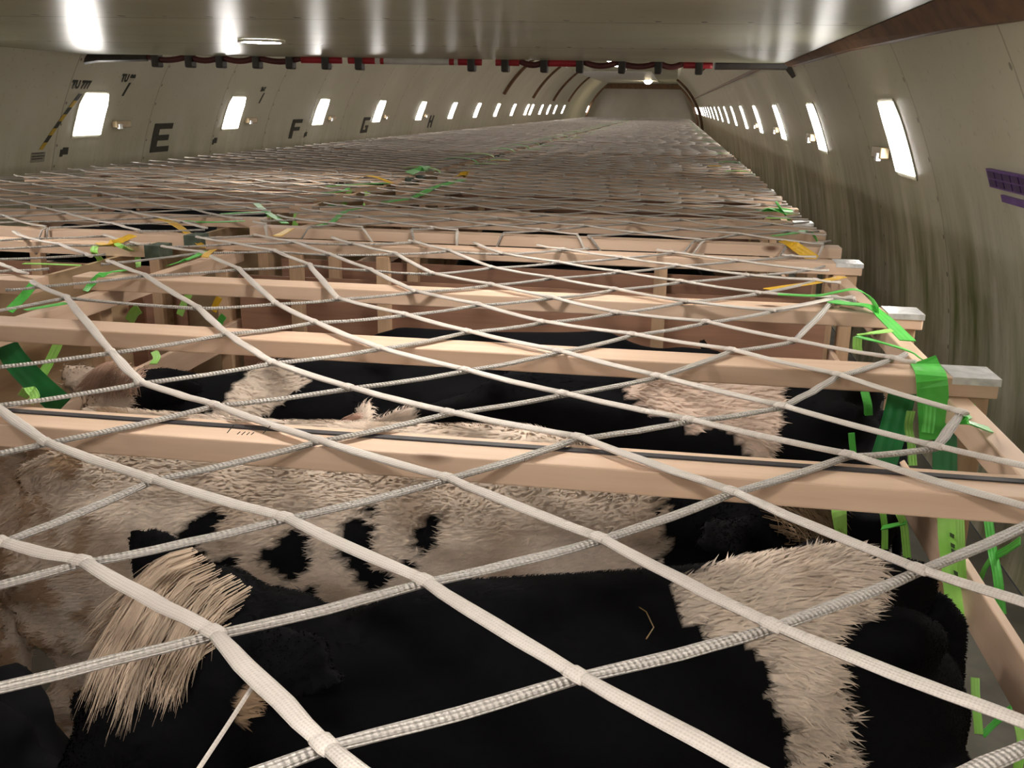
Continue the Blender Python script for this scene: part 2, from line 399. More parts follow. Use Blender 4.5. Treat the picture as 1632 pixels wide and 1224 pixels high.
# purple label holder at the right edge
pt = thing('label_holder', wp(3.5, -.225, 1), 'purple gridded label holder on the right wall at the picture edge', 'holder')
def rbox(y0, y1, z0, z1, d, nm, m, off=0):
    b = MB()
    for z in (z0, z1):
        xo = wx(-.225+z, 1)-wx(-.225, 1)
        for dd in (off, d): b.v += [(xo-dd, y0, z), (xo-dd, y1, z)]
    for q in ((0, 1, 3, 2), (4, 6, 7, 5), (0, 4, 5, 1), (2, 3, 7, 6), (0, 2, 6, 4), (1, 5, 7, 3)): b.face(q)
    o = b.obj(nm, m, pt); fix_normals(o); return o
rbox(-.2, .24, -.03, .035, .02, 'backing_plate', PURPLE, .001)
DPUR = simple_noise('dark_purple_plastic', (.05, .025, .10), (.075, .035, .14), 14, .5)
for k in range(5):
    for r in range(2): rbox(-.185+k*.083, -.118+k*.083, -.024+r*.028, -.002+r*.028, .024, 'pocket', DPUR, .02)
rbox(-.2, .16, -.075, -.05, .012, 'lower_strip', PURPLE, .001)
# round ceiling lamps
lt = thing('ceiling_lamp', (-2.42, 5.64, ZC+ZNEAR), 'round glowing lamp recessed in the low ceiling at upper left', 'lamp')
b = MB(); n = 28
def ring(r, z): return [(r*math.cos(2*math.pi*k/n), r*math.sin(2*math.pi*k/n), z) for k in range(n)]
b.v = ring(.135, -.001)+ring(.135, -.014)+ring(.115, -.014)+ring(.115, -.001)
for r_ in range(3):
    for k in range(n): b.face((r_*n+k, r_*n+(k+1) % n, (r_+1)*n+(k+1) % n, (r_+1)*n+k))
o = b.obj('lamp_rim', FRAMEM, lt); fix_normals(o)
b = MB(); b.v = ring(.114, -.010)+ring(.114, -.001); b.face(list(range(n))[::-1]); b.face([n+k for k in range(n)])
for k in range(n): b.face((k, (k+1) % n, n+(k+1) % n, n+k))
o = b.obj('lamp_lens', LAMP, lt); fix_normals(o)
for x, y, w_ in ((-2.42, 2.75, 'above the left pens'), (-2.42, -.1, 'left of the camera'), (-2.42, -2.9, 'behind the camera at left'), (-.1, .12, 'above the nearest right pen'), (-.5, 1.75, 'farther along above the nearest right pen'), (-.4, 2.95, 'above the far end of the nearest right pen'), (-.3, -.6, 'just behind the camera'), (-.3, -3.4, 'farther behind the camera')):
    dup(lt, (x, y, ZC+ZNEAR), f'added round ceiling lamp {w_}, outside the view')  # unseen copies of the lamp, added to brighten the near nets and beams
# unseen strip lights added on the raised rear ceiling to brighten the far pens
FILLSTRIP = emis('added_fill_strip_glow', (1, .91, .86), 14.0)
st = thing('added_fill_strip', (AX, 10.5, ZC+ZFAR), 'added fill strip light on the raised rear ceiling, first behind the low ceiling', 'lamp', 'added fill strip lights on the rear ceiling')
MB().box(-.12, .12, -.65, .65, -.03, -.001).obj('fill_housing', FRAMEM, st); MB().box(-.09, .09, -.6, .6, -.05, -.0305).obj('fill_cover', FILLSTRIP, st)
for k in range(1, 9): dup(st, (AX, 10.5+3.1*k, ZC+ZFAR), f'added fill strip light on the raised rear ceiling, {ORD[k]} behind the low ceiling')
# hanging lamps at the far end
for i, (u, v, s, lab) in enumerate(((1033, 127, 1.0, 'brightest warm lamp hanging before the far bulkhead'), (1018, 121, .55, 'smaller lamp left of the brightest one near the far bulkhead'))):
    p = P(u, v, y=50); t = thing('hanging_lamp', p, lab, 'lamp')
    r = .22*s; b = MB(); b.v = []; rings = 7
    for a in range(rings+1):
        th = math.pi*a/rings
        for k in range(12): b.v.append((r*max(math.sin(th), .01)*math.cos(k*math.pi/6), r*max(math.sin(th), .01)*math.sin(k*math.pi/6), -r*math.cos(th)))
    for a in range(rings):
        for k in range(12): b.face((a*12+k, a*12+(k+1) % 12, (a+1)*12+(k+1) % 12, (a+1)*12+k))
    o = b.obj('bulb', FARLAMP, t, smooth=True); fix_normals(o)
    b = MB(); b.tube([(0, 0, r), (0, 0, max(ZC+ZFAR-p.z, r+.02))], .03, 6); o = b.obj('lamp_stem', BRACKET, t)
# rolled red-and-white barrier under the rear edge of the low ceiling
def eY(x): return ye[0]+(x-xs[0])/(xs[1]-xs[0])*(ye[1]-ye[0])
def ex(u): return P(u, 92, z=.30+0*u) if False else None
def edge_pt(u, dz, dy=.12):
    # point on the line hanging below the ceiling edge seen at column u
    x = -2.0
    for _ in range(12):
        q = P(u, 92, y=eY(x)+dy); x = q.x
    return Vector((x, eY(x)+dy, ZC+dz))
bt = thing('rolled_barrier', edge_pt(690, .31), 'rolled red and white barrier clipped under the rear edge of the low ceiling', 'barrier'); B0 = bt.location.copy()
segs = [(230, 300, MAROON), (300, 352, MAROON), (352, 410, MAROON), (410, 480, MAROON), (480, 545, RED), (555, 598, RED), (598, 606, WHITEV), (606, 612, RED), (612, 716, WHITEV), (716, 724, RED), (724, 730, WHITEV), (730, 768, RED), (790, 828, RED), (828, 870, MAROON), (870, 930, RED), (930, 985, MAROON), (985, 1050, MAROON), (1050, 1090, MAROON), (1090, 1136, RED)]
for i, (u0, u1, m) in enumerate(segs):
    a, c = edge_pt(u0, .338), edge_pt(u1, .338); sag = .012 if m is MAROON else .0; b = MB()
    b.tube([a.lerp(c, k/8)-B0-Vector((0, 0, .008+sag*math.sin(math.pi*k/8)*2.5-(.0 if m is not MAROON else .012))) for k in range(9)], .028 if m is not MAROON else .024, 10)
    o = b.obj('red_section' if m is RED else 'white_section' if m is WHITEV else 'maroon_section', m, bt, smooth=True); fix_normals(o)
for u in (250, 303, 352, 410, 463, 520, 573, 752, 806, 868, 925, 992, 1050, 1115):
    a = edge_pt(u, .33)-B0; b = MB(); b.box(a.x-.03, a.x+.03, a.y-.05, a.y+.05, a.z-.075, a.z+.045); b.obj('clip', BRACKET, bt, bevel=.012)
b = MB(); a0 = edge_pt(104, .325)-B0; a1 = edge_pt(235, .345)-B0
b.tube([a0-Vector((0, 0, .07)), a0.lerp(a1, .12)-Vector((0, 0, .025)), a0.lerp(a1, .4), a1], .045, 8); o = b.obj('end_bracket', BRACKET, bt); fix_normals(o)
b = MB(); a0 = edge_pt(1272, .31)-B0; a1 = edge_pt(1140, .34)-B0
b.tube([a0-Vector((0, 0, .04)), a0.lerp(a1, .12)+Vector((0, 0, .03)), a0.lerp(a1, .5)+Vector((0, 0, .02)), a1], .045, 8); o = b.obj('end_bracket', BRACKET, bt); fix_normals(o)
# ------------------------------------------------------------------ pens
T = ZC-.482
def make_pen(W, beams, L, taped=(), dtaped=(), side_panel=None, strip=None, bev=0, left_frames=True, tape_at='right'):
    t = bpy.data.objects.new('cattle_pen', None); C.objects.link(t); t['category'] = 'pen'; t.empty_display_size = .1
    for i, y in enumerate(beams):
        x0, x1 = random.uniform(-.02, .01), W+random.uniform(-.005, .012)
        o = MB().box(x0, x1, y-.0445, y+.0445, T-.038, T).obj('crossbeam', W_X, t, bevel=bev)
        if i in taped:
            MB().box(x1-.085, x1+.002, y-.0475, y+.0475, T-.012, T+.002).obj('silver_tape', SILVER, o)
        if i in dtaped:
            MB().box(x1-.05, x1+.003, y-.047, y+.047, T-.041, T+.002).obj('dark_tape', DTAPE, o)
        if strip == i: MB().box(x0+.02, x1, y+.008, y+.022, T-.0005, T+.0025).obj('black_strip', BLACKS, o)
    for sx, x in (('l', .008), ('r', W-.048)):
        if side_panel == sx:
            xx = W-.165 if sx == 'r' else .12
            MB().box(xx, xx+.018, .02, L-.02, .15, T-.039).obj('side_panel', PLYY, t)
            for y in beams: MB().box(xx-.04, xx-.001, y-.035, y+.035, 0, T-.039).obj('post', W_Z, t)
            continue
        for y in beams: MB().box(x if sx == 'r' else x-.004, x+.04, y-.03, y+.03, 0, T-.0385).obj('post', W_Z, t, bevel=bev)
        xr = x-.041 if sx == 'r' else x+.041
        for zt, hh in ((T-.0385, .05), (T-.306, .09), (T-.66, .12)):
            ro, rw = (0, .04) if hh < .06 else ((.022, .018) if sx == 'r' else (0, .018))
            MB().box(xr+ro, xr+ro+rw, .0, L, zt-hh, zt).obj('side_rail', W_Y, t, bevel=bev)
    for y in (beams[0]+.005, beams[-1]-.02):
        MB().box(.09, W-.09, y, y+.015, .12, T-.13).obj('end_panel', PLY, t)
        for k in (1, 2, 5):
            xx = W*k/7; MB().box(xx-.022, xx+.022, y-.036, y-.001, 0, T-.039).obj('end_post', W_Z, t)
    return t
WR, XR0 = 2.27, -1.64; WLp, XL0 = 2.38, -4.10
pen = make_pen(WR, [.05, 1.05, 1.655, 2.25, 3.06], 3.1, taped=(2, 3, 4), strip=1, bev=.003); pen.location = (XR0, .25, 0)
pen['label'] = 'nearest pine cattle pen in the right row, holding the spotted white calf'; pen['group'] = 'cattle pens in the right row'
beam1 = [c for c in pen.children if c.name.startswith('crossbeam')][1]
b = MB(); yf = .25+1.05-.0445
for (u0, v0, u1, v1) in ((362, 690, 373, 677), (419, 691, 431, 679), (378, 692, 383, 688), (385, 693, 391, 688), (393, 693, 398, 689), (400, 693, 405, 689)):
    a, c = P(u0, v0, y=yf-.0006), P(u1, v1, y=yf-.0006)
    b.sweep([a-pen.location, c-pen.location], [(-.0006, -.0004), (.0006, -.0004), (.0006, .0004), (-.0006, .0004)], side=Vector((1, 0, 1)))
gs = b.obj('grade_stamp', INK, beam1); fix_normals(gs)
NP = 13
RP = [(XR0, 3.66+3.3*k) for k in range(NP)]; LP = [(XL0, .0+3.34*k) for k in range(NP+1)]
prot = make_pen(WR, [.03, .5, .82, 1.45, 2.15, 2.6, 3.12], 3.16, taped=(2, 5)); prot.location = (*RP[0], 0)
prot['label'] = 'pine cattle pen in the right row, second from the front'; prot['group'] = 'cattle pens in the right row'
for k in range(1, NP): dup(prot, (*RP[k], 0), f'pine cattle pen in the right row, {ORD[k+1]} from the front')
protl = make_pen(WLp, [.03, .6, 1.2, 1.8, 2.4, 3.09], 3.16, dtaped=(0, 5), side_panel='r'); protl.location = (*LP[0], 0)
protl['label'] = 'pine cattle pen in the left row, nearest to the camera'; protl['group'] = 'cattle pens in the left row'
for k in range(1, NP+1): dup(protl, (*LP[k], 0), f'pine cattle pen in the left row, {ORD[k]} from the front')
# ------------------------------------------------------------------ nets
def cordprof(w, h, n): return [(w/2*math.cos(2*math.pi*k/n), h/2*math.sin(2*math.pi*k/n)) for k in range(n)]
NODES = {(0,1):(130,899),(0,0):(340,1013),(0,-1):(517,1193),(1,3):(72,708),(1,2):(240,768),(1,1):(453,829),(1,0):(675,930),(1,-1):(918,1082),
(2,5):(177,563),(2,4):(223,612),(2,3):(340,648),(2,2):(505,705),(2,1):(711,765),(2,0):(955,862),(2,-1):(1230,1002),
(3,5):(360,533),(3,4):(433,580),(3,3):(555,620),(3,2):(714,660),(3,1):(921,700),(3,0):(1165,787),(3,-1):(1462,912),
(4,4):(604,557),(4,3):(741,592),(4,2):(897,630),(4,1):(1098,672),(4,0):(1351,728),
(5,5):(644,503),(5,4):(744,530),(5,3):(891,562),(5,2):(1047,602),(5,1):(1245,650),(5,0):(1490,715),
(6,5):(761,487),(6,4):(864,515),(6,3):(1007,535),(6,2):(1165,560),(6,1):(1335,600),(6,0):(1530,660),
(7,4):(981,500),(7,3):(1125,515),(7,2):(1265,545),(7,1):(1421,573),
(2,6):(105,475),(3,7):(230,440),(4,8):(320,403),(4,5):(500,515),(3,6):(315,492),(0,2):(0,868),(1,4):(-10,648),(8,3):(1228,497),(8,2):(1328,478),(8,4):(1090,482)}
zn = -.4735
N3 = {k: P(u, v, z=zn) for k, (u, v) in NODES.items()}
A_, B_ = Vector((.19, .150, 0)), Vector((-.204, .136, 0))
GRID = {}
for i in range(-6, 19):
    for j in range(-7, 19):
        if (i, j) in N3: GRID[(i, j)] = N3[(i, j)]; continue
        ks = sorted(N3, key=lambda k: (k[0]-i)**2+(k[1]-j)**2)[:3]
        ws = [1/((k[0]-i)**2+(k[1]-j)**2) for k in ks]
        p = sum(((N3[k]+A_*(i-k[0])+B_*(j-k[1]))*w for k, w in zip(ks, ws)), Vector())/sum(ws); p.z = ZC+zn
        GRID[(i, j)] = p
X0n, X1n, Y0n, Y1n = XR0-.03, XR0+WR-.04, .3, 3.34
def build_net(grid, pts_ok, name, seg=6, wA=.0185, wB=.0155, loc=None, drape=None, jit=.004, sleeves=False, edge=None):
    """grid of knots -> two sets of cords, one mesh per direction"""
    out = []
    def clip(p, q):
        # clip segment to the rectangle pts_ok
        x0, x1, y0, y1 = pts_ok; t0, t1 = 0., 1.; d = q-p
        if edge and (p.y+q.y)/2 > edge[0]: x1 = edge[1]
        for dd, lo, hi, pp in ((d.x, x0, x1, p.x), (d.y, y0, y1, p.y)):
            if abs(dd) < 1e-9:
                if pp < lo or pp > hi: return None
                continue
            a, c = (lo-pp)/dd, (hi-pp)/dd
            if a > c: a, c = c, a
            t0, t1 = max(t0, a), min(t1, c)
        return (p+d*t0, p+d*t1) if t1-t0 > .02 else None
    for di, dj, w, m, nm, dzz in ((0, 1, wA, CORD_A, 'flat_cord_strands', .0045), (1, 0, wB, CORD_B, 'braided_cord_strands', .0)):
        b = MB()
        for (i, j), p in grid.items():
            q = grid.get((i+di, j+dj))
            if q is None: continue
            pq = clip(p, q)
            if pq is None: continue
            p2, q2 = pq; L = (q2-p2).length; n = 6 if seg >= 6 else 1
            pts = []
            side0 = random.uniform(-.5, .5)
            for k in range(n+1):
                t = k/n; x = p2.lerp(q2, t); x = x+Vector((0, 0, dzz-.005*math.sin(math.pi*t)*(1 if seg < 6 else .35)))
                if 0 < t < 1 and n > 1: x += Vector((random.uniform(-1, 1)*jit*.25, random.uniform(-1, 1)*jit*.25, 0))
                pts.append(x)
            hh = .0075
            def pr(k, n=n, w=w, hh=hh):
                t = k/n; f = .80+.34*math.sin(math.pi*t)
                return cordprof(w*f, hh*(1.15-.3*math.sin(math.pi*t)), 10 if seg >= 6 else seg)
            b.sweep(pts, pr, u0=random.random())
            if drape and abs(p2.y-pts_ok[2]) < 1e-4 or (drape and abs(q2.y-pts_ok[2]) < 1e-4):
                e = p2 if p2.y < q2.y else q2; sd = random.uniform(-.05, .05)
                b.sweep([e, e+Vector((sd*.3, -.012, -.008)), e+Vector((sd, -.016, -.05)), e+Vector((sd*1.6, -.014, -.10))], cordprof(w*.8, hh, 6 if seg >= 6 else seg))
        if sleeves and dj:
            for k, p in grid.items():
                if pts_ok[0]+.02 < p.x < pts_ok[1]-.02 and pts_ok[2]+.02 < p.y < pts_ok[3]-.02:
                    a = (grid.get((k[0], k[1]+1), p+B_)-p).normalized()
                    b.sweep([p-a*.012+Vector((0, 0, .0035)), p-a*.006+Vector((0, 0, .0045)), p+a*.006+Vector((0, 0, .0045)), p+a*.012+Vector((0, 0, .0035))], lambda i: cordprof((.016, .0195, .0195, .016)[i], (.006, .010, .010, .006)[i], 10))
        out.append((b, m, nm))
    t = bpy.data.objects.new(name, None); C.objects.link(t); t['category'] = 'net'; t.empty_display_size = .05
    if loc is not None: t.location = loc
    for b, m, nm in out: b.obj(nm, m, t, smooth=True)
    return t
class off_grid(dict): pass
o0 = Vector((XR0, .25, T))
net = build_net({k: p-o0 for k, p in GRID.items()}, (X0n-o0.x, X1n-o0.x, Y0n-o0.y, Y1n-o0.y), 'cargo_net', loc=o0, sleeves=True, edge=(1.27, .49-o0.x))
net['label'] = 'white diamond mesh cargo net stretched over the nearest right-hand pen'; net['group'] = 'nets over the right row'
def rand_grid(W, L, seed):
    r = random.Random(seed); g = {}
    for i in range(-14, 26):
        for j in range(-14, 26):
            p = A_*i*1.02+B_*j*1.0+Vector((W*.5, .1, .0085))
            if -.4 < p.x < W+.4 and -.4 < p.y < L+.4:
                g[(i, j)] = p+Vector((r.uniform(-1, 1)*.022+.03*math.sin(p.y*3+seed), r.uniform(-1, 1)*.022+.03*math.sin(p.x*2.5+seed), r.uniform(0, .006)))
    return g
def lay_nets(pens, W, rowname, skipfirst):
    protos = []
    for k, (x, y) in enumerate(pens):
        if k < 4 or not protos:
            n = build_net(rand_grid(W, 3.16, k*7+int(W*10)), (-.02, W-.03, -.018, 3.17), 'cargo_net', seg=6 if k < 2 else 4, wA=.017, wB=.015, loc=(x, y, T), drape=True, jit=.01)
            if k >= 1: protos.append(n)
            n['label'] = f'white cargo net over the {ORD[k+skipfirst]} pen of the {rowname} row'
        else:
            n = dup(random.choice(protos), (x, y, T), f'white cargo net over the {ORD[k+skipfirst]} pen of the {rowname} row')
        n['group'] = f'nets over the {rowname} row'
lay_nets(RP, WR, 'right', 1); lay_nets(LP, WLp, 'left', 0)
# ------------------------------------------------------------------ straps
def strap(name, label, m, width, pts, group=None, thick=.0022, sides=None, cat='strap', smooth=3):
    pts = [Vector(p) for p in pts]
    # densify with Catmull-Rom so that the webbing bends softly
    if len(pts) > 2:
        q = []; ex_ = [pts[0]*2-pts[1]]+pts+[pts[-1]*2-pts[-2]]
        for i in range(1, len(ex_)-2):
            a, b_, c, d = ex_[i-1:i+3]
            for k in range(4):
                t = k/4; q.append(.5*((2*b_)+(c-a)*t+(2*a-5*b_+4*c-d)*t*t+(3*b_-a-3*c+d)*t**3))
        pts = q+[pts[-1]]
    o0 = pts[0].copy(); b = MB(); n = len(pts)
    sd = None
    if sides is not None:
        sd = [Vector(sides[0]).lerp(Vector(sides[1]), i/(n-1)) for i in range(n)]
    b.sweep([p-o0 for p in pts], [(-width/2, -thick/2), (width/2, -thick/2), (width/2, thick/2), (-width/2, thick/2)], side=sd)
    o = b.obj(name, m, loc=o0); fix_normals(o); tag(o, label, cat, group); return o
XA, YA = Vector((1, 0, 0)), Vector((0, 1, 0))
STR = []
def S(label, m, w, pl, sides=None, name=None, cat='strap', group=None):
    """pl: list of (px, py, axis, value)"""
    pts = [P(u, v, **{a: val}) for u, v, a, val in pl]
    nm = name or {G_LIME: 'lime_strap', G_MID: 'green_strap', G_DARK: 'dark_green_strap', G_YEL: 'yellow_tie'}[m]
    return strap(nm, label, m, w, pts, group, sides=sides, cat=cat)
xr = XR0+WR
S('wide bright green strap wrapped over the taped beam end at right', G_MID, .056, [(1470, 574, 'y', 1.955), (1476, 583, 'y', 1.94), (1484, 599, 'y', 1.855), (1487, 640, 'y', 1.853), (1490, 700, 'y', 1.85)], (XA, XA))
S('narrow bright green tail hanging under the taped beam end at right', G_MID, .022, [(1482, 646, 'y', 1.845), (1481, 665, 'y', 1.84), (1478, 690, 'y', 1.83)], (XA, XA))
S('dark green strap hanging below the wide bright green one at right', G_DARK, .045, [(1502, 630, 'y', 1.90), (1505, 690, 'y', 1.88), (1506, 760, 'y', 1.86)], (XA, XA))
S('wide dark green strap slanting inside the right end of the nearest pen', G_DARK, .055, [(1442, 610, 'y', 2.05), (1425, 680, 'y', 2.02), (1405, 745, 'y', 1.98)], (XA, XA))
S('green webbing pulled from the net over the silver-taped beam to the right rail', G_MID, .036, [(1325, 480, 'z', -.468), (1352, 484, 'z', -.466), (1385, 488, 'z', -.464), (1408, 505, 'y', 2.42), (1447, 543, 'y', 2.22)], (YA, (1, .6, 0)))
S('long thin green strap looping above the silver-taped beam', G_MID, .020, [(1240, 469, 'z', -.466), (1300, 471, 'z', -.463), (1330, 466, 'z', -.45), (1362, 461, 'z', -.44), (1384, 472, 'z', -.455), (1400, 495, 'z', -.47)], (YA, YA))
S('thin lime strap from a net corner to the right rail', G_LIME, .012, [(1366, 534, 'z', -.474), (1395, 530, 'z', -.470), (1432, 525, 'z', -.50)], (YA, YA))
S('green strap from the same net corner down to the taped beam end', G_MID, .016, [(1366, 536, 'z', -.474), (1405, 546, 'z', -.476), (1450, 560, 'z', -.50), (1468, 572, 'z', -.51)], (YA, YA))
S('short lime tail dangling under the net corner', G_LIME, .020, [(1367, 537, 'y', 2.18), (1366, 552, 'y', 2.18), (1368, 562, 'y', 2.18)], (XA, XA))
S('green strap tied round the top rail at the right edge', G_MID, .017, [(1556, 650, 'x', .585), (1552, 658, 'x', .587), (1532, 667, 'z', -.482), (1562, 680, 'z', -.492), (1592, 690, 'x', .61), (1600, 702, 'x', .635)], (YA, YA))
PRS = S('lime strap with black print hanging under the front beam at right', G_LIME, .046, [(1514, 815, 'x', .556), (1516, 860, 'x', .556), (1524, 930, 'x', .556), (1531, 985, 'x', .556)], (XA, XA))
for u, v, l_ in ((1512, 852, 9), (1513, 868, 9), (1516, 878, 8), (1521, 914, 10), (1524, 928, 8)):
    q0, q1 = P(u-l_*.6, v-l_*.5, x=.5545), P(u+l_*.9, v+l_*.35, x=.5545); b = MB()
    b.sweep([q0-PRS.location, q1-PRS.location], [(-.0035, -.0006), (.0035, -.0006), (.0035, .0006), (-.0035, .0006)], side=Vector((0, .3, 1))); o = b.obj('printed_mark', INK, PRS); fix_normals(o)
S('slim lime tail beside the printed lime strap', G_LIME, .014, [(1530, 826, 'x', .556), (1531, 850, 'x', .556), (1532, 885, 'x', .556), (1534, 925, 'x', .556)], (XA, XA))
S('green strap hanging outside the rail at the right picture edge', G_MID, .018, [(1574, 822, 'x', .665), (1578, 850, 'x', .665), (1582, 880, 'x', .665), (1590, 920, 'x', .665), (1596, 978, 'x', .665)], (XA, XA))
S('green tail knotted into the strap at the right picture edge', G_MID, .016, [(1626, 862, 'x', .68), (1605, 876, 'x', .675), (1582, 889, 'x', .67), (1570, 905, 'x', .66), (1562, 925, 'x', .65)], (YA, YA))
S('wide green strap dangling behind the white hip of the near black calf', G_LIME, .026, [(1336, 800, 'y', 1.62), (1338, 825, 'y', 1.6), (1342, 858, 'y', 1.6)], (XA, (.6, .6, 0)))
S('lime strap in a ladder loop, left strand, below the front beam', G_LIME, .011, [(1406, 812, 'y', 1.66), (1410, 840, 'y', 1.66), (1410, 875, 'y', 1.66)], (XA, XA))
S('lime strap in a ladder loop, right strand, below the front beam', G_LIME, .013, [(1430, 812, 'y', 1.62), (1440, 835, 'y', 1.62), (1443, 860, 'y', 1.62), (1446, 890, 'y', 1.62)], (XA, XA))
S('green crosspiece joining the two strands of the ladder loop', G_MID, .010, [(1406, 841, 'y', 1.655), (1425, 837, 'y', 1.63), (1444, 833, 'y', 1.615)], (YA, YA))
S('green strap tail at the lower right behind the calf rump', G_LIME, .015, [(1554, 1080, 'x', .60), (1555, 1110, 'x', .60), (1560, 1170, 'x', .60)], (XA, XA))
S('green strap leaning on the lower boards at lower right', G_MID, .016, [(1612, 1130, 'x', .64), (1588, 1150, 'x', .63), (1566, 1172, 'x', .61)], (YA, YA))
S('lime strap end at the lower right corner', G_LIME, .014, [(1622, 1150, 'x', .60), (1628, 1185, 'x', .60), (1622, 1224, 'x', .60)], (XA, XA))
S('lime strap hanging inside the right rail beside the dark green strap', G_LIME, .016, [(1452, 655, 'y', 1.93), (1448, 680, 'y', 1.93), (1452, 705, 'y', 1.92), (1455, 742, 'y', 1.9)], (XA, XA))
S('green strap hanging beside the white-rumped calf', G_MID, .018, [(1378, 624, 'y', 2.12), (1383, 645, 'y', 2.1), (1384, 662, 'y', 2.1)], (XA, XA))
S('narrow green strap end hanging lower beside the white-rumped calf', G_MID, .013, [(1357, 690, 'y', 2.0), (1358, 705, 'y', 2.0), (1360, 722, 'y', 2.0)], (XA, XA))
S('yellow tie lying over the end beam of the nearest right-hand pen', G_YEL, .028, [(1222, 461, 'z', -.478), (1250, 457, 'z', -.476), (1300, 450, 'z', -.474), (1343, 441, 'z', -.470)], (YA, YA))
S('yellow tie draped down the first beam of the second right-hand pen', G_YEL, .035, [(1246, 384, 'y', 3.66), (1262, 390, 'y', 3.625), (1282, 402, 'y', 3.62), (1300, 414, 'y', 3.615)], (XA, XA))
S('bright green strap folded over a beam end by the right wall', G_MID, .16, [(1217, 336, 'z', -.468), (1232, 334, 'z', -.462), (1248, 338, 'z', -.466), (1253, 347, 'z', -.50)], (YA, YA))
S('green strap across a beam by the right wall, behind the yellow tie', G_MID, .03, [(1232, 376, 'z', -.47), (1262, 372, 'z', -.465), (1290, 369, 'z', -.475), (1304, 386, 'z', -.5)], (YA, YA))
S('second green strap beside the right wall, under the folded one', G_LIME, .03, [(1222, 347, 'z', -.468), (1245, 348, 'z', -.466), (1264, 348, 'z', -.468)], (YA, YA))
# left side / aisle
S('wide dark green strap slanting down at the left edge of the picture', G_DARK, .058, [(2, 538, 'y', 2.12), (25, 575, 'y', 2.08), (60, 612, 'y', 2.03), (100, 648, 'y', 1.98)], ((1, .3, .5), (1, .3, .5)))
S('pale lime strap slanting across the gap at left', G_LIME, .026, [(96, 540, 'y', 2.15), (82, 570, 'y', 2.13), (66, 600, 'y', 2.1)], (XA, XA))
S('small lime tail by the pale forehead of the left calf', G_LIME, .02, [(246, 560, 'y', 2.35), (250, 570, 'y', 2.33), (244, 580, 'y', 2.3)], (XA, XA))
S('crumpled lime strap end above the front beam at far left', G_LIME, .02, [(36, 632, 'y', 1.75), (46, 620, 'y', 1.73), (56, 632, 'y', 1.72), (46, 643, 'y', 1.70)], (XA, XA))
S('green strap angled from the taped post down to the net at left', G_MID, .022, [(54, 452, 'x', -1.72), (38, 472, 'x', -1.70), (14, 496, 'x', -1.67)], (YA, YA))
S('green strap leading from the left net corner to the aisle', G_MID, .020, [(105, 483, 'z', -.474), (75, 488, 'z', -.474), (40, 494, 'z', -.476)], (YA, YA))
S('lime strap stretched over the aisle near the left edge', G_LIME, .018, [(38, 420, 'z', -.472), (80, 421, 'z', -.470), (128, 423, 'z', -.472)], (YA, YA))
S('yellow tie knotted on a net corner at left', G_YEL, .028, [(158, 387, 'z', -.466), (168, 390, 'z', -.462), (185, 386, 'z', -.46), (212, 375, 'z', -.455)], (YA, YA))
S('lime strap dropping from the knotted yellow tie, left strand', G_LIME, .022, [(152, 392, 'z', -.474), (150, 402, 'z', -.474), (160, 416, 'y', 3.0), (152, 438, 'y', 2.98), (138, 462, 'y', 2.94)], (XA, XA))
S('lime strap dropping from the knotted yellow tie, right strand', G_LIME, .022, [(184, 388, 'z', -.462), (200, 396, 'z', -.474), (218, 406, 'y', 3.2), (220, 426, 'y', 3.2)], (XA, XA))
S('green strap lying on the end of a beam at left', G_MID, .018, [(205, 430, 'z', -.474), (180, 433, 'z', -.474), (162, 438, 'z', -.476), (146, 452, 'y', 2.45), (136, 464, 'y', 2.43)], (YA, XA))
S('long yellow strap running from the left net over a beam end to the aisle', G_YEL, .032, [(252, 349, 'z', -.472), (270, 353, 'z', -.468), (292, 366, 'z', -.474), (310, 382, 'z', -.50), (326, 395, 'z', -.52)], (YA, YA))
S('green strap crossing the aisle behind the long yellow strap', G_MID, .022, [(278, 351, 'z', -.470), (330, 354, 'z', -.468), (390, 352, 'z', -.470)], (YA, YA))
S('green strap tied to the net corner beside the small yellow knot', G_MID, .018, [(326, 400, 'z', -.472), (312, 408, 'z', -.474), (290, 416, 'z', -.474), (268, 423, 'z', -.478)], (YA, YA))
S('small yellow knot on the front net corner by the aisle', G_YEL, .022, [(340, 398, 'z', -.468), (332, 403, 'z', -.466), (326, 410, 'z', -.468)], (YA, YA))
S('short yellow tie on the net above the second pen beam', G_YEL, .03, [(442, 376, 'z', -.46), (452, 371, 'z', -.46), (464, 364, 'z', -.462)], (YA, YA))
S('yellow strap end hanging below the beam at left', G_YEL, .02, [(350, 474, 'y', 2.7), (345, 483, 'y', 2.7), (340, 496, 'y', 2.7)], (XA, XA))
S('lime strap hanging left of the yellow strap end', G_LIME, .022, [(302, 468, 'y', 2.75), (294, 482, 'y', 2.75), (286, 502, 'y', 2.75)], (XA, XA))
S('green strap end low between the pen posts at left', G_MID, .022, [(357, 503, 'y', 2.85), (352, 510, 'y', 2.85), (348, 520, 'y', 2.85)], (XA, XA))
S('bunched lime strap on the aisle rail at far left', G_LIME, .03, [(222, 492, 'y', 2.6), (214, 498, 'y', 2.6), (206, 512, 'y', 2.6)], (XA, XA))
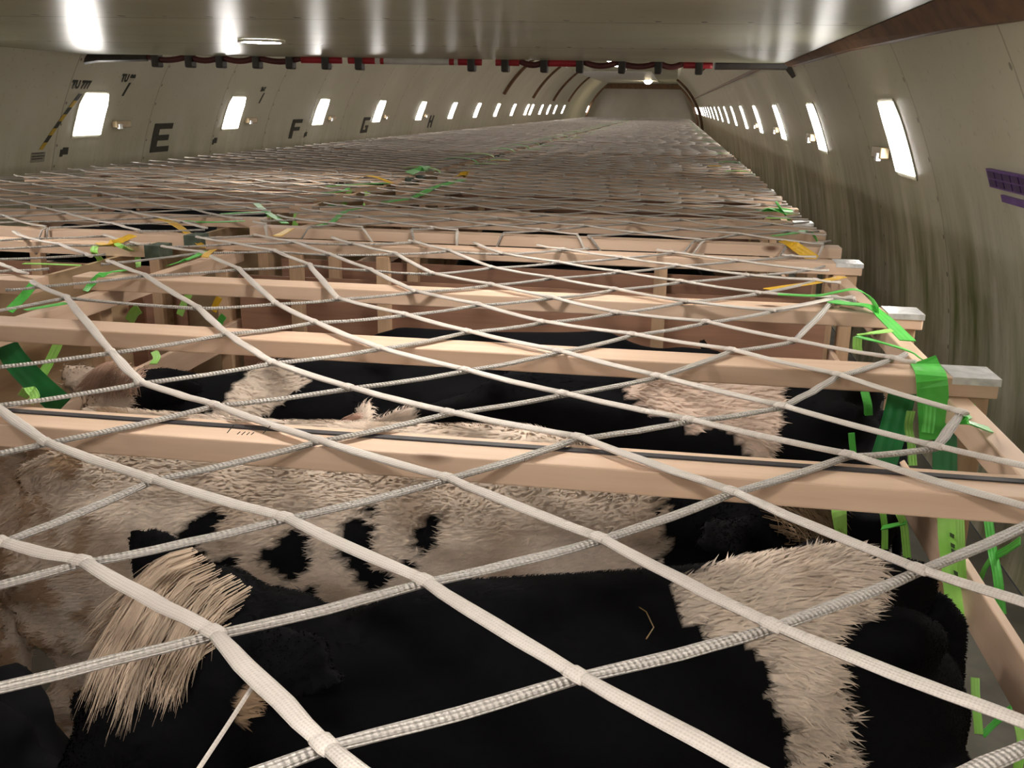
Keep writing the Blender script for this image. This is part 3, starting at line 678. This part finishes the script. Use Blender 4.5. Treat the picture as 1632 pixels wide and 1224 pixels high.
aisle = [('green strap crossed in an X over the aisle, long arm', G_MID, .03, [(408, 324, 'z', -.47), (425, 338, 'z', -.472), (455, 356, 'z', -.478)]),
 ('green strap running along the left net edge into the X', G_MID, .022, [(352, 341, 'z', -.47), (385, 339, 'z', -.47), (425, 338, 'z', -.47)]),
 ('lime strap falling from the X onto the aisle boards', G_LIME, .025, [(430, 344, 'y', 4.1), (426, 355, 'y', 4.08), (424, 366, 'y', 4.06)]),
 ('lime strap hung over a beam end past the X', G_LIME, .03, [(474, 331, 'y', 4.5), (472, 346, 'y', 4.5), (470, 360, 'y', 4.48)]),
 ('dark green strap beside the hung lime strap', G_DARK, .04, [(530, 326, 'y', 4.6), (520, 342, 'y', 4.55), (508, 356, 'y', 4.5)]),
 ('green strap curling from the right net corner across the aisle', G_MID, .024, [(500, 360, 'z', -.474), (528, 354, 'z', -.472), (545, 340, 'z', -.47), (560, 334, 'z', -.47), (585, 331, 'z', -.47)]),
 ('green strap over the aisle at mid distance, left end', G_MID, .022, [(500, 308, 'z', -.47), (540, 306, 'z', -.468), (556, 300, 'z', -.468)]),
 ('lime strap falling beside the mid-distance aisle strap', G_LIME, .03, [(558, 302, 'y', 5.2), (552, 316, 'y', 5.18), (546, 330, 'y', 5.15)]),
 ('green strap bridging the aisle under the far yellow tie', G_MID, .03, [(520, 297, 'z', -.47), (570, 294, 'z', -.468), (620, 292, 'z', -.47)]),
 ('yellow tie arched over the aisle at mid distance', G_YEL, .04, [(566, 285, 'z', -.47), (585, 280, 'z', -.455), (605, 284, 'z', -.46), (624, 292, 'z', -.474)]),
 ('lime loop hanging on a beam end at mid distance', G_LIME, .035, [(585, 305, 'y', 5.6), (586, 318, 'y', 5.58), (582, 328, 'y', 5.56)]),
 ('bright green strap flung across the right net at mid distance', G_MID, .05, [(614, 322, 'z', -.47), (660, 314, 'z', -.468), (694, 298, 'z', -.468), (740, 286, 'z', -.47)]),
 ('bright green knot in the aisle at mid distance', G_MID, .07, [(612, 318, 'y', 5.35), (620, 322, 'y', 5.33), (628, 326, 'y', 5.31)]),
 ('green strap bundled on a left beam end further along the aisle', G_MID, .06, [(652, 276, 'z', -.46), (668, 270, 'z', -.455), (688, 268, 'z', -.465)]),
 ('yellow tie on the right net edge further along the aisle', G_YEL, .05, [(726, 281, 'z', -.465), (736, 279, 'z', -.46), (746, 277, 'z', -.465)])]
for lab, m, w, pl in aisle: S(lab, m, w, pl, (YA, YA) if abs(pl[0][0]-pl[-1][0]) > abs(pl[0][1]-pl[-1][1]) else (XA, XA))
# ties on the farther pens, placed pen by pen
for k in range(1, NP):
    r = random.Random(100+k)
    y = RP[k][1]
    for n_, fy in enumerate((.25, .62)):
        if k > 8 and n_: continue
        yy_ = y+fy*3.16+r.uniform(-.25, .25); wd = .05
        strap('green_strap', f'green tie strap on the wall side of the {ORD[k+1]} right-hand pen, {("nearer", "farther")[n_]} one', r.choice((G_LIME, G_MID, G_MID)), wd,
              [(xr-.22, yy_+.05, T+.014), (xr-.12, yy_, T+.022), (xr-.03, yy_-.04, T+.012), (xr+.03, yy_-.09, T-.06), (xr+.035, yy_-.1, T-.2)], 'green ties on far pens', sides=(YA, YA))
        yy_ = y+fy*3.16+r.uniform(-.3, .3)
        strap('green_strap', f'green tie strap on the aisle side of the {ORD[k+1]} right-hand pen, {("nearer", "farther")[n_]} one', r.choice((G_LIME, G_MID, G_LIME)), wd,
              [(XR0+.2, yy_+.06, T+.014), (XR0+.1, yy_, T+.02), (XR0-.01, yy_-.05, T+.006), (XR0-.06, yy_-.08, T-.07), (XR0-.07, yy_-.1, T-.16)], 'green ties on far pens', sides=(YA, YA))
    for n_, fy in enumerate((.2, .55, .85)):
        if (k > 6 and n_ == 1): continue
        yy_ = LP[k+1][1]+fy*3.16+r.uniform(-.2, .2); xl_ = XL0+WLp
        strap('green_strap', f'green tie strap on the aisle side of the {ORD[k+1]} left-hand pen, {("nearest", "middle", "farthest")[n_]} one', r.choice((G_LIME, G_MID, G_MID)), .055,
              [(xl_-.3, yy_+.06, T+.014), (xl_-.15, yy_, T+.03), (xl_-.0, yy_-.05, T+.004), (xl_+.02, yy_-.08, T-.08), (xl_+.0, yy_-.1, T-.22)], 'green ties on far pens', sides=(YA, YA))
    if k % 2 == 1:
        yy_ = y+1.2+r.uniform(0, 1)
        strap('yellow_tie', f'yellow tie on the wall side of the {ORD[k+1]} right-hand pen', G_YEL, .05, [(xr-.34, yy_, T+.015), (xr-.25, yy_-.02, T+.02), (xr-.16, yy_-.01, T+.012)], 'yellow ties on far pens', sides=(YA, YA))
        strap('yellow_tie', f'yellow tie on the aisle side of the {ORD[k+1]} right-hand pen', G_YEL, .05, [(XR0+.05, yy_, T+.015), (XR0+.14, yy_+.03, T+.02), (XR0+.24, yy_+.01, T+.012)], 'yellow ties on far pens', sides=(YA, YA))
# ------------------------------------------------------------------ calves
def loft_into(b, sts, n=18):
    """sts: (centre, half_width, half_height[, side vector])"""
    pts = [Vector(s[0]) for s in sts]
    sd = [Vector(s[3]) if len(s) > 3 else None for s in sts]
    N = len(pts)
    for i in range(N):
        if sd[i] is None:
            t = (pts[min(i+1, N-1)]-pts[max(i-1, 0)]).normalized(); q = Vector((0, 0, 1)).cross(t)
            sd[i] = q if q.length > .05 else Vector((0, 1, 0))
    b.sweep(pts, lambda i: [(sts[i][1]*math.cos(2*math.pi*k/n), sts[i][2]*math.sin(2*math.pi*k/n)) for k in range(n)], side=sd)
def calf_mesh(neck_to, head_dir, voxel=.013, ear_up=.1, k=1.0, width=1.0, tail=True, hs=1.0):
    """forward +x, withers about 1.0 high. neck_to: poll position; head_dir: from poll to muzzle"""
    parts = []
    def add(sts, n=18):
        b = MB(); loft_into(b, sts, n); parts.append(b)
    w = width
    add([((-.515, 0, .80), .03, .04), ((-.495, 0, .785), .095*w, .12), ((-.44, 0, .755), .165*w, .19), ((-.36, 0, .735), .20*w, .235), ((-.22, 0, .71), .205*w, .25), ((-.02, 0, .695), .218*w, .268), ((.14, 0, .695), .205*w, .275), ((.27, 0, .70), .175*w, .275), ((.37, 0, .715), .145*w, .24), ((.44, 0, .73), .10*w, .16)], 24)
    add([((-.47, 0, .90), .035, .045), ((-.36, 0, .945), .05, .035), ((-.1, 0, .945), .05, .028), ((.15, 0, .955), .045, .03), ((.28, 0, .965), .04, .03), ((.36, 0, .93), .03, .03)], 12)  # spine and withers
    for s in (-1, 1): add([((-.43, s*.09*w, .87), .03, .03), ((-.36, s*.125*w, .905), .045, .04), ((-.28, s*.10*w, .89), .03, .03)], 10)        # hip bones
    pl = Vector(neck_to); hd = Vector(head_dir).normalized()
    n0 = Vector((.27, 0, .76)); mid = n0.lerp(pl, .55)+Vector((.06, 0, .0))
    add([(n0, .135, .2), (n0.lerp(mid, .5)+Vector((.02, 0, .0)), .115, .17), (mid, .092, .13), (mid.lerp(pl, .6), .08, .105), (pl+hd*.02, .075, .085)], 18)
    sidev = Vector((0, 0, 1)).cross(hd); sidev = sidev.normalized() if sidev.length > .1 else Vector((0, 1, 0))
    upv = hd.cross(sidev)
    if upv.z < 0: upv = -upv
    H = lambda t, u=0: pl+(hd*t+upv*u)*hs
    add([(c_, a_*hs, b_*hs, d_) for c_, a_, b_, d_ in [(H(-.055, .01), .03, .03, sidev), (H(-.03, .012), .07, .065, sidev), (H(.03, .005), .088, .085, sidev), (H(.11, -.005), .09, .09, sidev), (H(.19, -.01), .072, .078, sidev), (H(.27, -.012), .056, .06, sidev), (H(.33, -.012), .06, .055, sidev), (H(.375, -.014), .052, .045, sidev), (H(.395, -.014), .02, .02, sidev)]], 18)
    for s in (-1, 1):
        e0 = H(.0, .03)+sidev*s*.065*hs; e1 = e0+sidev*s*.15*hs+Vector((0, 0, ear_up*.15))-hd*.02
        add([(e0, .018, .016, hd), (e0.lerp(e1, .3), .042, .016, hd), (e0.lerp(e1, .65), .045, .012, hd), (e1, .008, .006, hd)], 10)
        add([(H(.12, .055)+sidev*s*.06*hs, .012, .012), (H(.135, .06)+sidev*s*.068*hs, .02, .018), (H(.15, .055)+sidev*s*.06*hs, .012, .012)], 8)   # eyes
        add([((.29, s*.085, .62), .075, .055), ((.30, s*.10, .48), .06, .05), ((.305, s*.10, .36), .042, .04), ((.305, s*.10, .31), .042, .042), ((.305, s*.10, .15), .026, .028), ((.305, s*.10, .08), .034, .036), ((.32, s*.10, .0), .042, .05)], 12)
        add([((-.36, s*.10, .72), .13, .09), ((-.345, s*.125, .58), .115, .075), ((-.36, s*.12, .46), .075, .055), ((-.43, s*.11, .36), .036, .045), ((-.415, s*.11, .30), .034, .038), ((-.40, s*.11, .14), .026, .028), ((-.39, s*.11, .08), .034, .036), ((-.375, s*.11, .0), .042, .05)], 12)
    if tail: add([((-.49, 0, .88), .026, .026), ((-.535, 0, .84), .022, .022), ((-.55, .01, .70), .017, .017), ((-.555, .02, .52), .014, .014), ((-.56, .02, .42), .03, .03), ((-.56, .02, .30), .01, .01)], 8)
    b = MB()
    for q in parts:
        o = len(b.v); b.v += q.v; b.f += [tuple(o+i for i in f) for f in q.f]; b.uv += [None]*len(q.f)
    ob = b.obj('tmp', None); fix_normals(ob)
    rm = ob.modifiers.new('r', 'REMESH'); rm.mode = 'VOXEL'; rm.voxel_size = voxel
    sm = ob.modifiers.new('s', 'SMOOTH'); sm.factor = .5; sm.iterations = 5
    dg = bpy.context.evaluated_depsgraph_get(); dg.update(); me = bpy.data.meshes.new_from_object(ob.evaluated_get(dg)); me.name = 'calf'
    bpy.data.objects.remove(ob)
    me.polygons.foreach_set('use_smooth', [True]*len(me.polygons))
    return me, pl, hd, upv, sidev
def vnoise(p, s, seed=0):
    q = p*s+seed*13.7
    return (np.sin(q[:, 0]*1.7+q[:, 1]*2.3+1.3*np.sin(q[:, 2]*1.9))+np.sin(q[:, 1]*3.1-q[:, 2]*2.7+1.1*np.sin(q[:, 0]*2.9))+.5*np.sin(q[:, 0]*6.1+q[:, 2]*5.3)+.5*np.sin(q[:, 1]*7.7-q[:, 0]*4.9))/3
def inpoly(pts, poly):
    x, y = pts[:, 0], pts[:, 1]; r = np.zeros(len(pts), bool); n = len(poly)
    for i in range(n):
        (x0, y0), (x1, y1) = poly[i], poly[(i+1) % n]
        c = ((y0 > y) != (y1 > y)) & (x < (x1-x0)*(y-y0)/((y1-y0) or 1e-9)+x0); r ^= c
    return r
WHITE = np.array((.80, .67, .555)); BLK = np.array((.0055, .0055, .0065)); TAN = np.array((.42, .29, .19))
def make_calf(label, mesh_args, place, yaw, scale, paint, hair=0, group=None, hairlen=(.014, .03), forelock=None, name='calf'):
    me, pl, hd, upv, sdv = calf_mesh(**mesh_args)
    n = len(me.vertices); co = np.empty(n*3); me.vertices.foreach_get('co', co); co = co.reshape(-1, 3)
    Mw = Matrix.Translation(Vector((place[0], place[1], 0))) @ Matrix.Rotation(yaw, 4, 'Z') @ Matrix.Diagonal((*(scale if isinstance(scale, tuple) else (scale,)*3), 1))
    Mn = np.array(Mw); wco = co @ Mn[:3, :3].T+Mn[:3, 3]
    tree = BVHTree.FromPolygons([Vector(c) for c in wco], [tuple(p.vertices) for p in me.polygons])
    def hit(u, v):
        h = tree.ray_cast(CAMP, ray(u, v).normalized()); return np.array(h[0]) if h[0] else None
    col = paint(co, wco, hit)
    at = me.color_attributes.new('coat', 'FLOAT_COLOR', 'POINT'); at.data.foreach_set('color', np.concatenate([col, np.ones((n, 1))], 1).astype(np.float32).ravel())
    me.materials.append(COAT)
    o = bpy.data.objects.new(name, me); C.objects.link(o); o.matrix_world = Mw
    tag(o, label, 'calf', group)
    if hair:
        me.calc_loop_triangles(); nt = len(me.loop_triangles); tv = np.empty(nt*3, int); me.loop_triangles.foreach_get('vertices', tv); tv = tv.reshape(-1, 3)
        nv = np.empty(n*3); me.vertices.foreach_get('normal', nv); nv = nv.reshape(-1, 3)
        a, b_, c = co[tv[:, 0]], co[tv[:, 1]], co[tv[:, 2]]
        area = np.linalg.norm(np.cross(b_-a, c-a), axis=1)*(a[:, 2] > .42)
        idx = RNG.choice(nt, hair, p=area/area.sum()); r1 = np.sqrt(RNG.random(hair)); r2 = RNG.random(hair)
        w = np.stack([1-r1, r1*(1-r2), r1*r2], 1)[:, :, None]
        T3 = tv[idx]; root = (co[T3]*w).sum(1); nor = (nv[T3]*w).sum(1); nor /= np.linalg.norm(nor, axis=1)[:, None]
        cl = (col[T3]*w).sum(1); lum = np.clip(cl.mean(1)/.4, 0, 1)
        flow = np.stack([-1+.35*vnoise(root, 3, 1), .4*vnoise(root, 3, 2)+.4*np.tanh(root[:, 1]*12), -.3+.2*vnoise(root, 3, 3)], 1)
        flow += RNG.normal(0, .36, (hair, 3)); flow -= nor*(flow*nor).sum(1)[:, None]; flow /= np.linalg.norm(flow, axis=1)[:, None]+1e-6
        L = (hairlen[0]+(hairlen[1]-hairlen[0])*lum)*RNG.uniform(.6, 1.25, hair)
        mid = root+(nor*.42+flow*.45)*L[:, None]*.55; tip = root+(nor*.38+flow*.95)*L[:, None]
        sd = np.cross(flow, nor); sd /= np.linalg.norm(sd, axis=1)[:, None]+1e-9; wd = (.0013+.0009*lum)[:, None]
        V = np.stack([root-nor*.002-sd*wd, root-nor*.002+sd*wd, mid-sd*wd*.8, mid+sd*wd*.8, tip], 1).reshape(-1, 3)
        base = np.arange(hair)[:, None]*5
        F = [tuple(f) for f in np.concatenate([base+np.array([[0, 1, 3]]), base+np.array([[0, 3, 2]]), base+np.array([[2, 3, 4]])], 0)]
        hm = bpy.data.meshes.new('fur'); hm.vertices.add(len(V)); hm.vertices.foreach_set('co', V.astype(np.float32).ravel())
        F = np.array(F, np.int32); hm.loops.add(F.size); hm.loops.foreach_set('vertex_index', F.ravel()); hm.polygons.add(len(F))
        hm.polygons.foreach_set('loop_start', np.arange(0, F.size, 3, dtype=np.int32)); hm.update(calc_edges=True)
        sh = RNG.uniform(.85, 1.12, hair)[:, None]*cl; hc = np.repeat(sh, 5, 0).reshape(hair, 5, 3); hc[:, :2] *= .97
        ha = hm.color_attributes.new('coat', 'FLOAT_COLOR', 'POINT'); ha.data.foreach_set('color', np.concatenate([hc.reshape(-1, 3), np.ones((hair*5, 1))], 1).astype(np.float32).ravel())
        hm.polygons.foreach_set('use_smooth', [True]*len(F)); hm.normals_split_custom_set_from_vertices(np.repeat(nor, 5, 0).tolist()); hm.materials.append(FUR); ho = bpy.data.objects.new('fur', hm); C.objects.link(ho); ho.parent = o; ho['kind'] = 'stuff'
    if forelock:
        cnt, length, fc, gravity = forelock; b = MB(); cols = []; hs = mesh_args.get('hs', 1.0)
        locks = []
        for k in range(13):
            a = -1+2*k/12+random.uniform(-.1, .1)
            locks.append((a, pl+(sdv*a*.085+upv*.092+hd*(length*(.55+.45*(1-a*a)+random.uniform(-.15, .25))))*1.0*hs*1.0, random.uniform(.7, 1.08)))
        for k in range(cnt):
            a = random.uniform(-1, 1); r0 = pl+(sdv*a*.062+upv*(.088-.03*a*a)+hd*random.uniform(-.05, .03))*hs
            la, tip, sh = min(locks, key=lambda q: abs(q[0]-a*1.1)+random.uniform(0, .14))
            tip = tip+Vector((random.gauss(0, .008), random.gauss(0, .008), random.gauss(0, .006)-gravity))
            d = (hd*.55+upv*.75+sdv*a*.3).normalized(); L = (tip-r0).length; tip = r0.lerp(tip, random.uniform(.6, 1.05))
            c1, c2 = r0+d*L*.35, r0.lerp(tip, .62)+upv*.018*hs; pts = []
            for i in range(6):
                t = i/5; pts.append(r0*(1-t)**3+c1*3*t*(1-t)**2+c2*3*t*t*(1-t)+tip*t**3)
            wv = random.uniform(.0006, .0011)
            b.sweep(pts, lambda i: [(-wv*(1, 1, 1, .8, .6, .15)[i], 0), (wv*(1, 1, 1, .8, .6, .15)[i], 0), (0, wv*.8*(1, 1, 1, .8, .6, .15)[i])], side=sdv)
            s = sh*random.uniform(.8, 1.1); cols += [tuple(x*s for x in fc)+(1,)]*18
        m_ = b.mesh('forelock', FUR); ha = m_.color_attributes.new('coat', 'FLOAT_COLOR', 'POINT'); ha.data.foreach_set('color', np.array(cols, np.float32).ravel())
        fo = bpy.data.objects.new('forelock', m_); C.objects.link(fo); fo.parent = o; fo['label'] = 'shaggy tuft of hair over the forehead'
    return o
def vary(c, co, amt=.12, s=9): return c*(1+amt*vnoise(co, s, 5))[:, None]
# --- near black calf, head to the left, white patch over the hip with a stripe down the flank
def paint1(co, w, hit):
    col = np.tile(BLK, (len(co), 1))
    jit = np.stack([vnoise(w, 45, 1), vnoise(w, 45, 2)], 1)*.012
    poly = []
    for u, v in [(1062, 868), (1072, 930), (1085, 985), (1135, 1012), (1195, 1025), (1228, 1085), (1252, 1150), (1252, 1224), (1356, 1224), (1350, 1150), (1334, 1090), (1326, 1030), (1335, 985), (1380, 995), (1402, 960), (1398, 905), (1385, 885), (1300, 872), (1180, 872)]:
        h = hit(u, v)
        if h is not None: poly.append((h[0], h[1]))
    # the stripe runs on down the flank
    m = inpoly(w[:, :2]+jit, poly)
    low = [hit(1252, 1224), hit(1356, 1224)]
    if low[0] is not None and low[1] is not None:
        m |= (w[:, 0]+jit[:, 0] > low[0][0]-.005) & (w[:, 0]+jit[:, 0] < low[1][0]+.01) & (w[:, 1] < low[0][1]+.02) & (w[:, 2] < low[0][2]+.01)
    col[m] = WHITE; tan = m & (vnoise(w, 14, 4) > .35); col[tan] = WHITE*.8+TAN*.2
    h = hit(398, 1118)
    if h is not None: col[np.linalg.norm(w-h, axis=1) < .022+.008*vnoise(w, 60, 3)] = TAN
    return vary(col, co)
calf1 = make_calf('black calf in the foreground with a white hip patch and white forelock', dict(neck_to=(.515, -.02, .945), head_dir=(.60, .36, -.70), voxel=.011, width=.88, hs=1.2), (-.03, 1.235), math.pi+.40, 1.04, paint1, hair=90000, hairlen=(.008, .024), forelock=(1100, .105, (.74, .58, .44), .012))
# --- white calf with black spots behind it, head to the right
def paint2(co, w, hit):
    col = np.tile(WHITE, (len(co), 1)); n1 = vnoise(w, 38, 1)
    for u, v, ru, rv, rot in [(318, 845, 52, 20, -35), (300, 905, 40, 32, 0), (255, 905, 14, 26, 0), (365, 912, 22, 32, 20), (405, 942, 42, 15, 5), (470, 885, 34, 42, 0), (432, 888, 25, 16, 0), (572, 872, 34, 46, 0), (585, 912, 20, 26, 0), (680, 856, 20, 36, 15), (592, 816, 10, 12, 0), (650, 900, 14, 10, 0), (492, 946, 10, 18, 25), (243, 950, 9, 8, 0), (610, 925, 20, 14, 0)]:
        h = hit(u, v); h2 = hit(u+10, v); h3 = hit(u, v+8)
        if h is None or h2 is None or h3 is None: continue
        e1 = (h2-h)/10; e2 = (h3-h)/8
        A = np.stack([e1, e2], 1); uv = (w-h) @ np.linalg.pinv(A).T
        res = np.linalg.norm((w-h)-uv @ A.T, axis=1)
        c, s = math.cos(math.radians(rot)), math.sin(math.radians(rot))
        a = (uv[:, 0]*c+uv[:, 1]*s)/ru; b = (-uv[:, 0]*s+uv[:, 1]*c)/rv
        m = (a*a+b*b*1.0 < 1+.35*n1) & (res < .05); col[m] = BLK
    # stained rump and a darker band toward the neck
    tan = np.clip(vnoise(w, 8, 6)*.7, 0, .5)[:, None]; isw = col.mean(1) > .2
    col[isw] = (col*(1-tan)+TAN*tan)[isw]
    rump = (w[:, 0] < -1.02) & isw & (vnoise(w, 20, 8) > .1); col[rump] = TAN*1.1
    hn = (co[:, 0]+.03*n1 > .475); col[hn] = BLK
    face = (co[:, 0] > .57) & (np.abs(co[:, 1]) < .07+.02*n1); col[face] = TAN*.8+BLK*.2
    return vary(col, co)
calf2 = make_calf('white calf with small black spots standing behind the near black calf', dict(neck_to=(.585, -.08, .86), head_dir=(.55, -.25, -.80), voxel=.012, width=1.05), (-.62, 1.69), .03, (1.36, .99, 1.075), paint2, hair=90000, hairlen=(.006, .015), forelock=(420, .05, (.34, .24, .15), .0))
# --- black calf at left with a pale curly forehead and a white bar over the shoulder
def paint3(co, w, hit):
    col = np.tile(BLK, (len(co), 1)); n1 = vnoise(w, 30, 3)
    h0, h1 = hit(378, 655), hit(440, 598)
    if h0 is not None and h1 is not None:
        d = h1-h0; t = ((w-h0) @ d)/(d @ d); dist = np.linalg.norm((w-h0)-t[:, None]*d, axis=1)
        col[(t > -.6) & (t < 1.25) & (dist < .045+.012*n1+.03*np.clip(t, 0, 1))] = WHITE*.9
    hd_ = (co[:, 0] > .585) & (co[:, 2] > .62); col[hd_] = (WHITE*.75+TAN*.25)
    return vary(col, co)
calf3 = make_calf('black calf at left with pale curly forehead and white shoulder bar', dict(neck_to=(.60, .10, .93), head_dir=(.35, .62, -.70), voxel=.013), (-.69, 2.32), math.pi+.30, 1.03, paint3, hair=26000, hairlen=(.010, .022), forelock=(420, .05, (.55, .36, .27), .0))
def paint4(co, w, hit):
    col = np.tile(BLK, (len(co), 1)); jit = np.stack([vnoise(w, 30, 1), vnoise(w, 30, 2)], 1)*.012
    poly = []
    for u, v in [(990, 612), (1030, 650), (1075, 672), (1105, 690), (1150, 680), (1180, 700), (1190, 725), (1235, 725), (1238, 690), (1252, 640), (1260, 605), (1120, 595)]:
        h = hit(u, v)
        if h is not None: poly.append((h[0], h[1]))
    if len(poly) > 3: col[inpoly(w[:, :2]+jit, poly)] = WHITE*np.array((1, .93, .92))
    col[(co[:, 0] > .50) & (co[:, 2] > .78)] = WHITE
    return vary(col, co)
calf4 = make_calf('black calf with a white rump standing under the second beam at right', dict(neck_to=(.57, -.03, .80), head_dir=(.5, .1, -.85), voxel=.014, width=.85), (.0, 2.12), math.pi+.26, 1.10, paint4, hair=26000, hairlen=(.008, .02), forelock=(420, .05, (.70, .46, .36), .0))
allblack = lambda co, w, hit: vary(np.tile(BLK, (len(co), 1)), co)
def paintbw(co, w, hit):
    col = np.tile(BLK, (len(co), 1)); col[vnoise(co, 4.5, 9) > .55] = WHITE*.85; return vary(col, co)
calf5 = make_calf('black calf farthest back in the nearest right-hand pen', dict(neck_to=(.58, 0, .88), head_dir=(.6, 0, -.8), voxel=.018), (-.45, 2.86), .05, 1.0, allblack)
calf6 = make_calf('black and white calf in the second right-hand pen, nearest its front', dict(neck_to=(.58, 0, .86), head_dir=(.6, 0, -.8), voxel=.018), (-.5, 4.1), .05, 1.0, paintbw)
def place_copy(src, x, y, rz, label, group):
    o = src.copy(); C.objects.link(o); o.location = (x, y, 0); o.rotation_euler = (0, 0, rz); o['label'] = label; o['group'] = group
    return o
c7 = place_copy(calf5, -1.20, .93, math.pi, 'black calf at the lower left corner beside the white forelock', 'calves in the nearest right-hand pen'); c7.scale = (.92, .92, .95)
for k in range(0, 4):
    for n_, fy in enumerate((.45, .98, 1.5, 2.05, 2.6)):
        if k == 0 and n_ == 0: continue
        src = calf5 if (k+n_) % 3 else calf6
        place_copy(src, -.5+random.uniform(-.12, .12), RP[k][1]+fy, (0 if n_ % 2 else math.pi)+random.uniform(-.03, .03), f'{"black" if src is calf5 else "black and white"} calf, {ORD[n_]} from the front of the {ORD[k+1]} right-hand pen', 'calves in the farther right-hand pens')
for k in range(0, 4):
    for n_, fy in enumerate((.45, .98, 1.5, 2.05, 2.6)):
        src = calf5 if (k+n_) % 3 != 1 else calf6
        place_copy(src, -3.0+random.uniform(-.12, .12), LP[k][1]+fy, (0 if n_ % 2 else math.pi)+random.uniform(-.03, .03), f'{"black" if src is calf5 else "black and white"} calf, {ORD[n_]} from the front of the {ORD[k]} left-hand pen', 'calves in the left-hand pens')
# a straw and a thin cord lying on the near calf
STRAW = simple_noise('straw', (.28, .17, .06), (.2, .12, .04), 20, .6)
b = MB(); pts = [P(u, v, z=-.655) for u, v in ((985, 955), (1010, 962), (1030, 975), (1042, 1000), (1030, 1018))]; o0 = pts[0].copy()
b.tube([p-o0 for p in pts], .0008, 5); o = b.obj('straw', STRAW, loc=o0); tag(o, 'bent straw lying on the back of the near black calf', 'straw')
b = MB(); pts = [P(402, 1095, z=-.49), P(360, 1160, z=-.50), P(315, 1228, z=-.51)]; o0 = pts[0].copy()
b.tube([p-o0 for p in pts], .0022, 6); o = b.obj('twine', CORD_A, loc=o0); tag(o, 'thin grey twine hanging from the net at lower left', 'twine')
# ------------------------------------------------------------------ world and view
wd = bpy.data.worlds.new('world'); SC.world = wd; wd.use_nodes = True
wd.node_tree.nodes['Background'].inputs[0].default_value = (.02, .02, .02, 1); wd.node_tree.nodes['Background'].inputs[1].default_value = 1
SC.view_settings.view_transform = 'Standard'; SC.view_settings.look = 'None'; SC.view_settings.gamma = 1; SC.view_settings.use_curve_mapping = False
SC.view_settings.exposure = 0.35
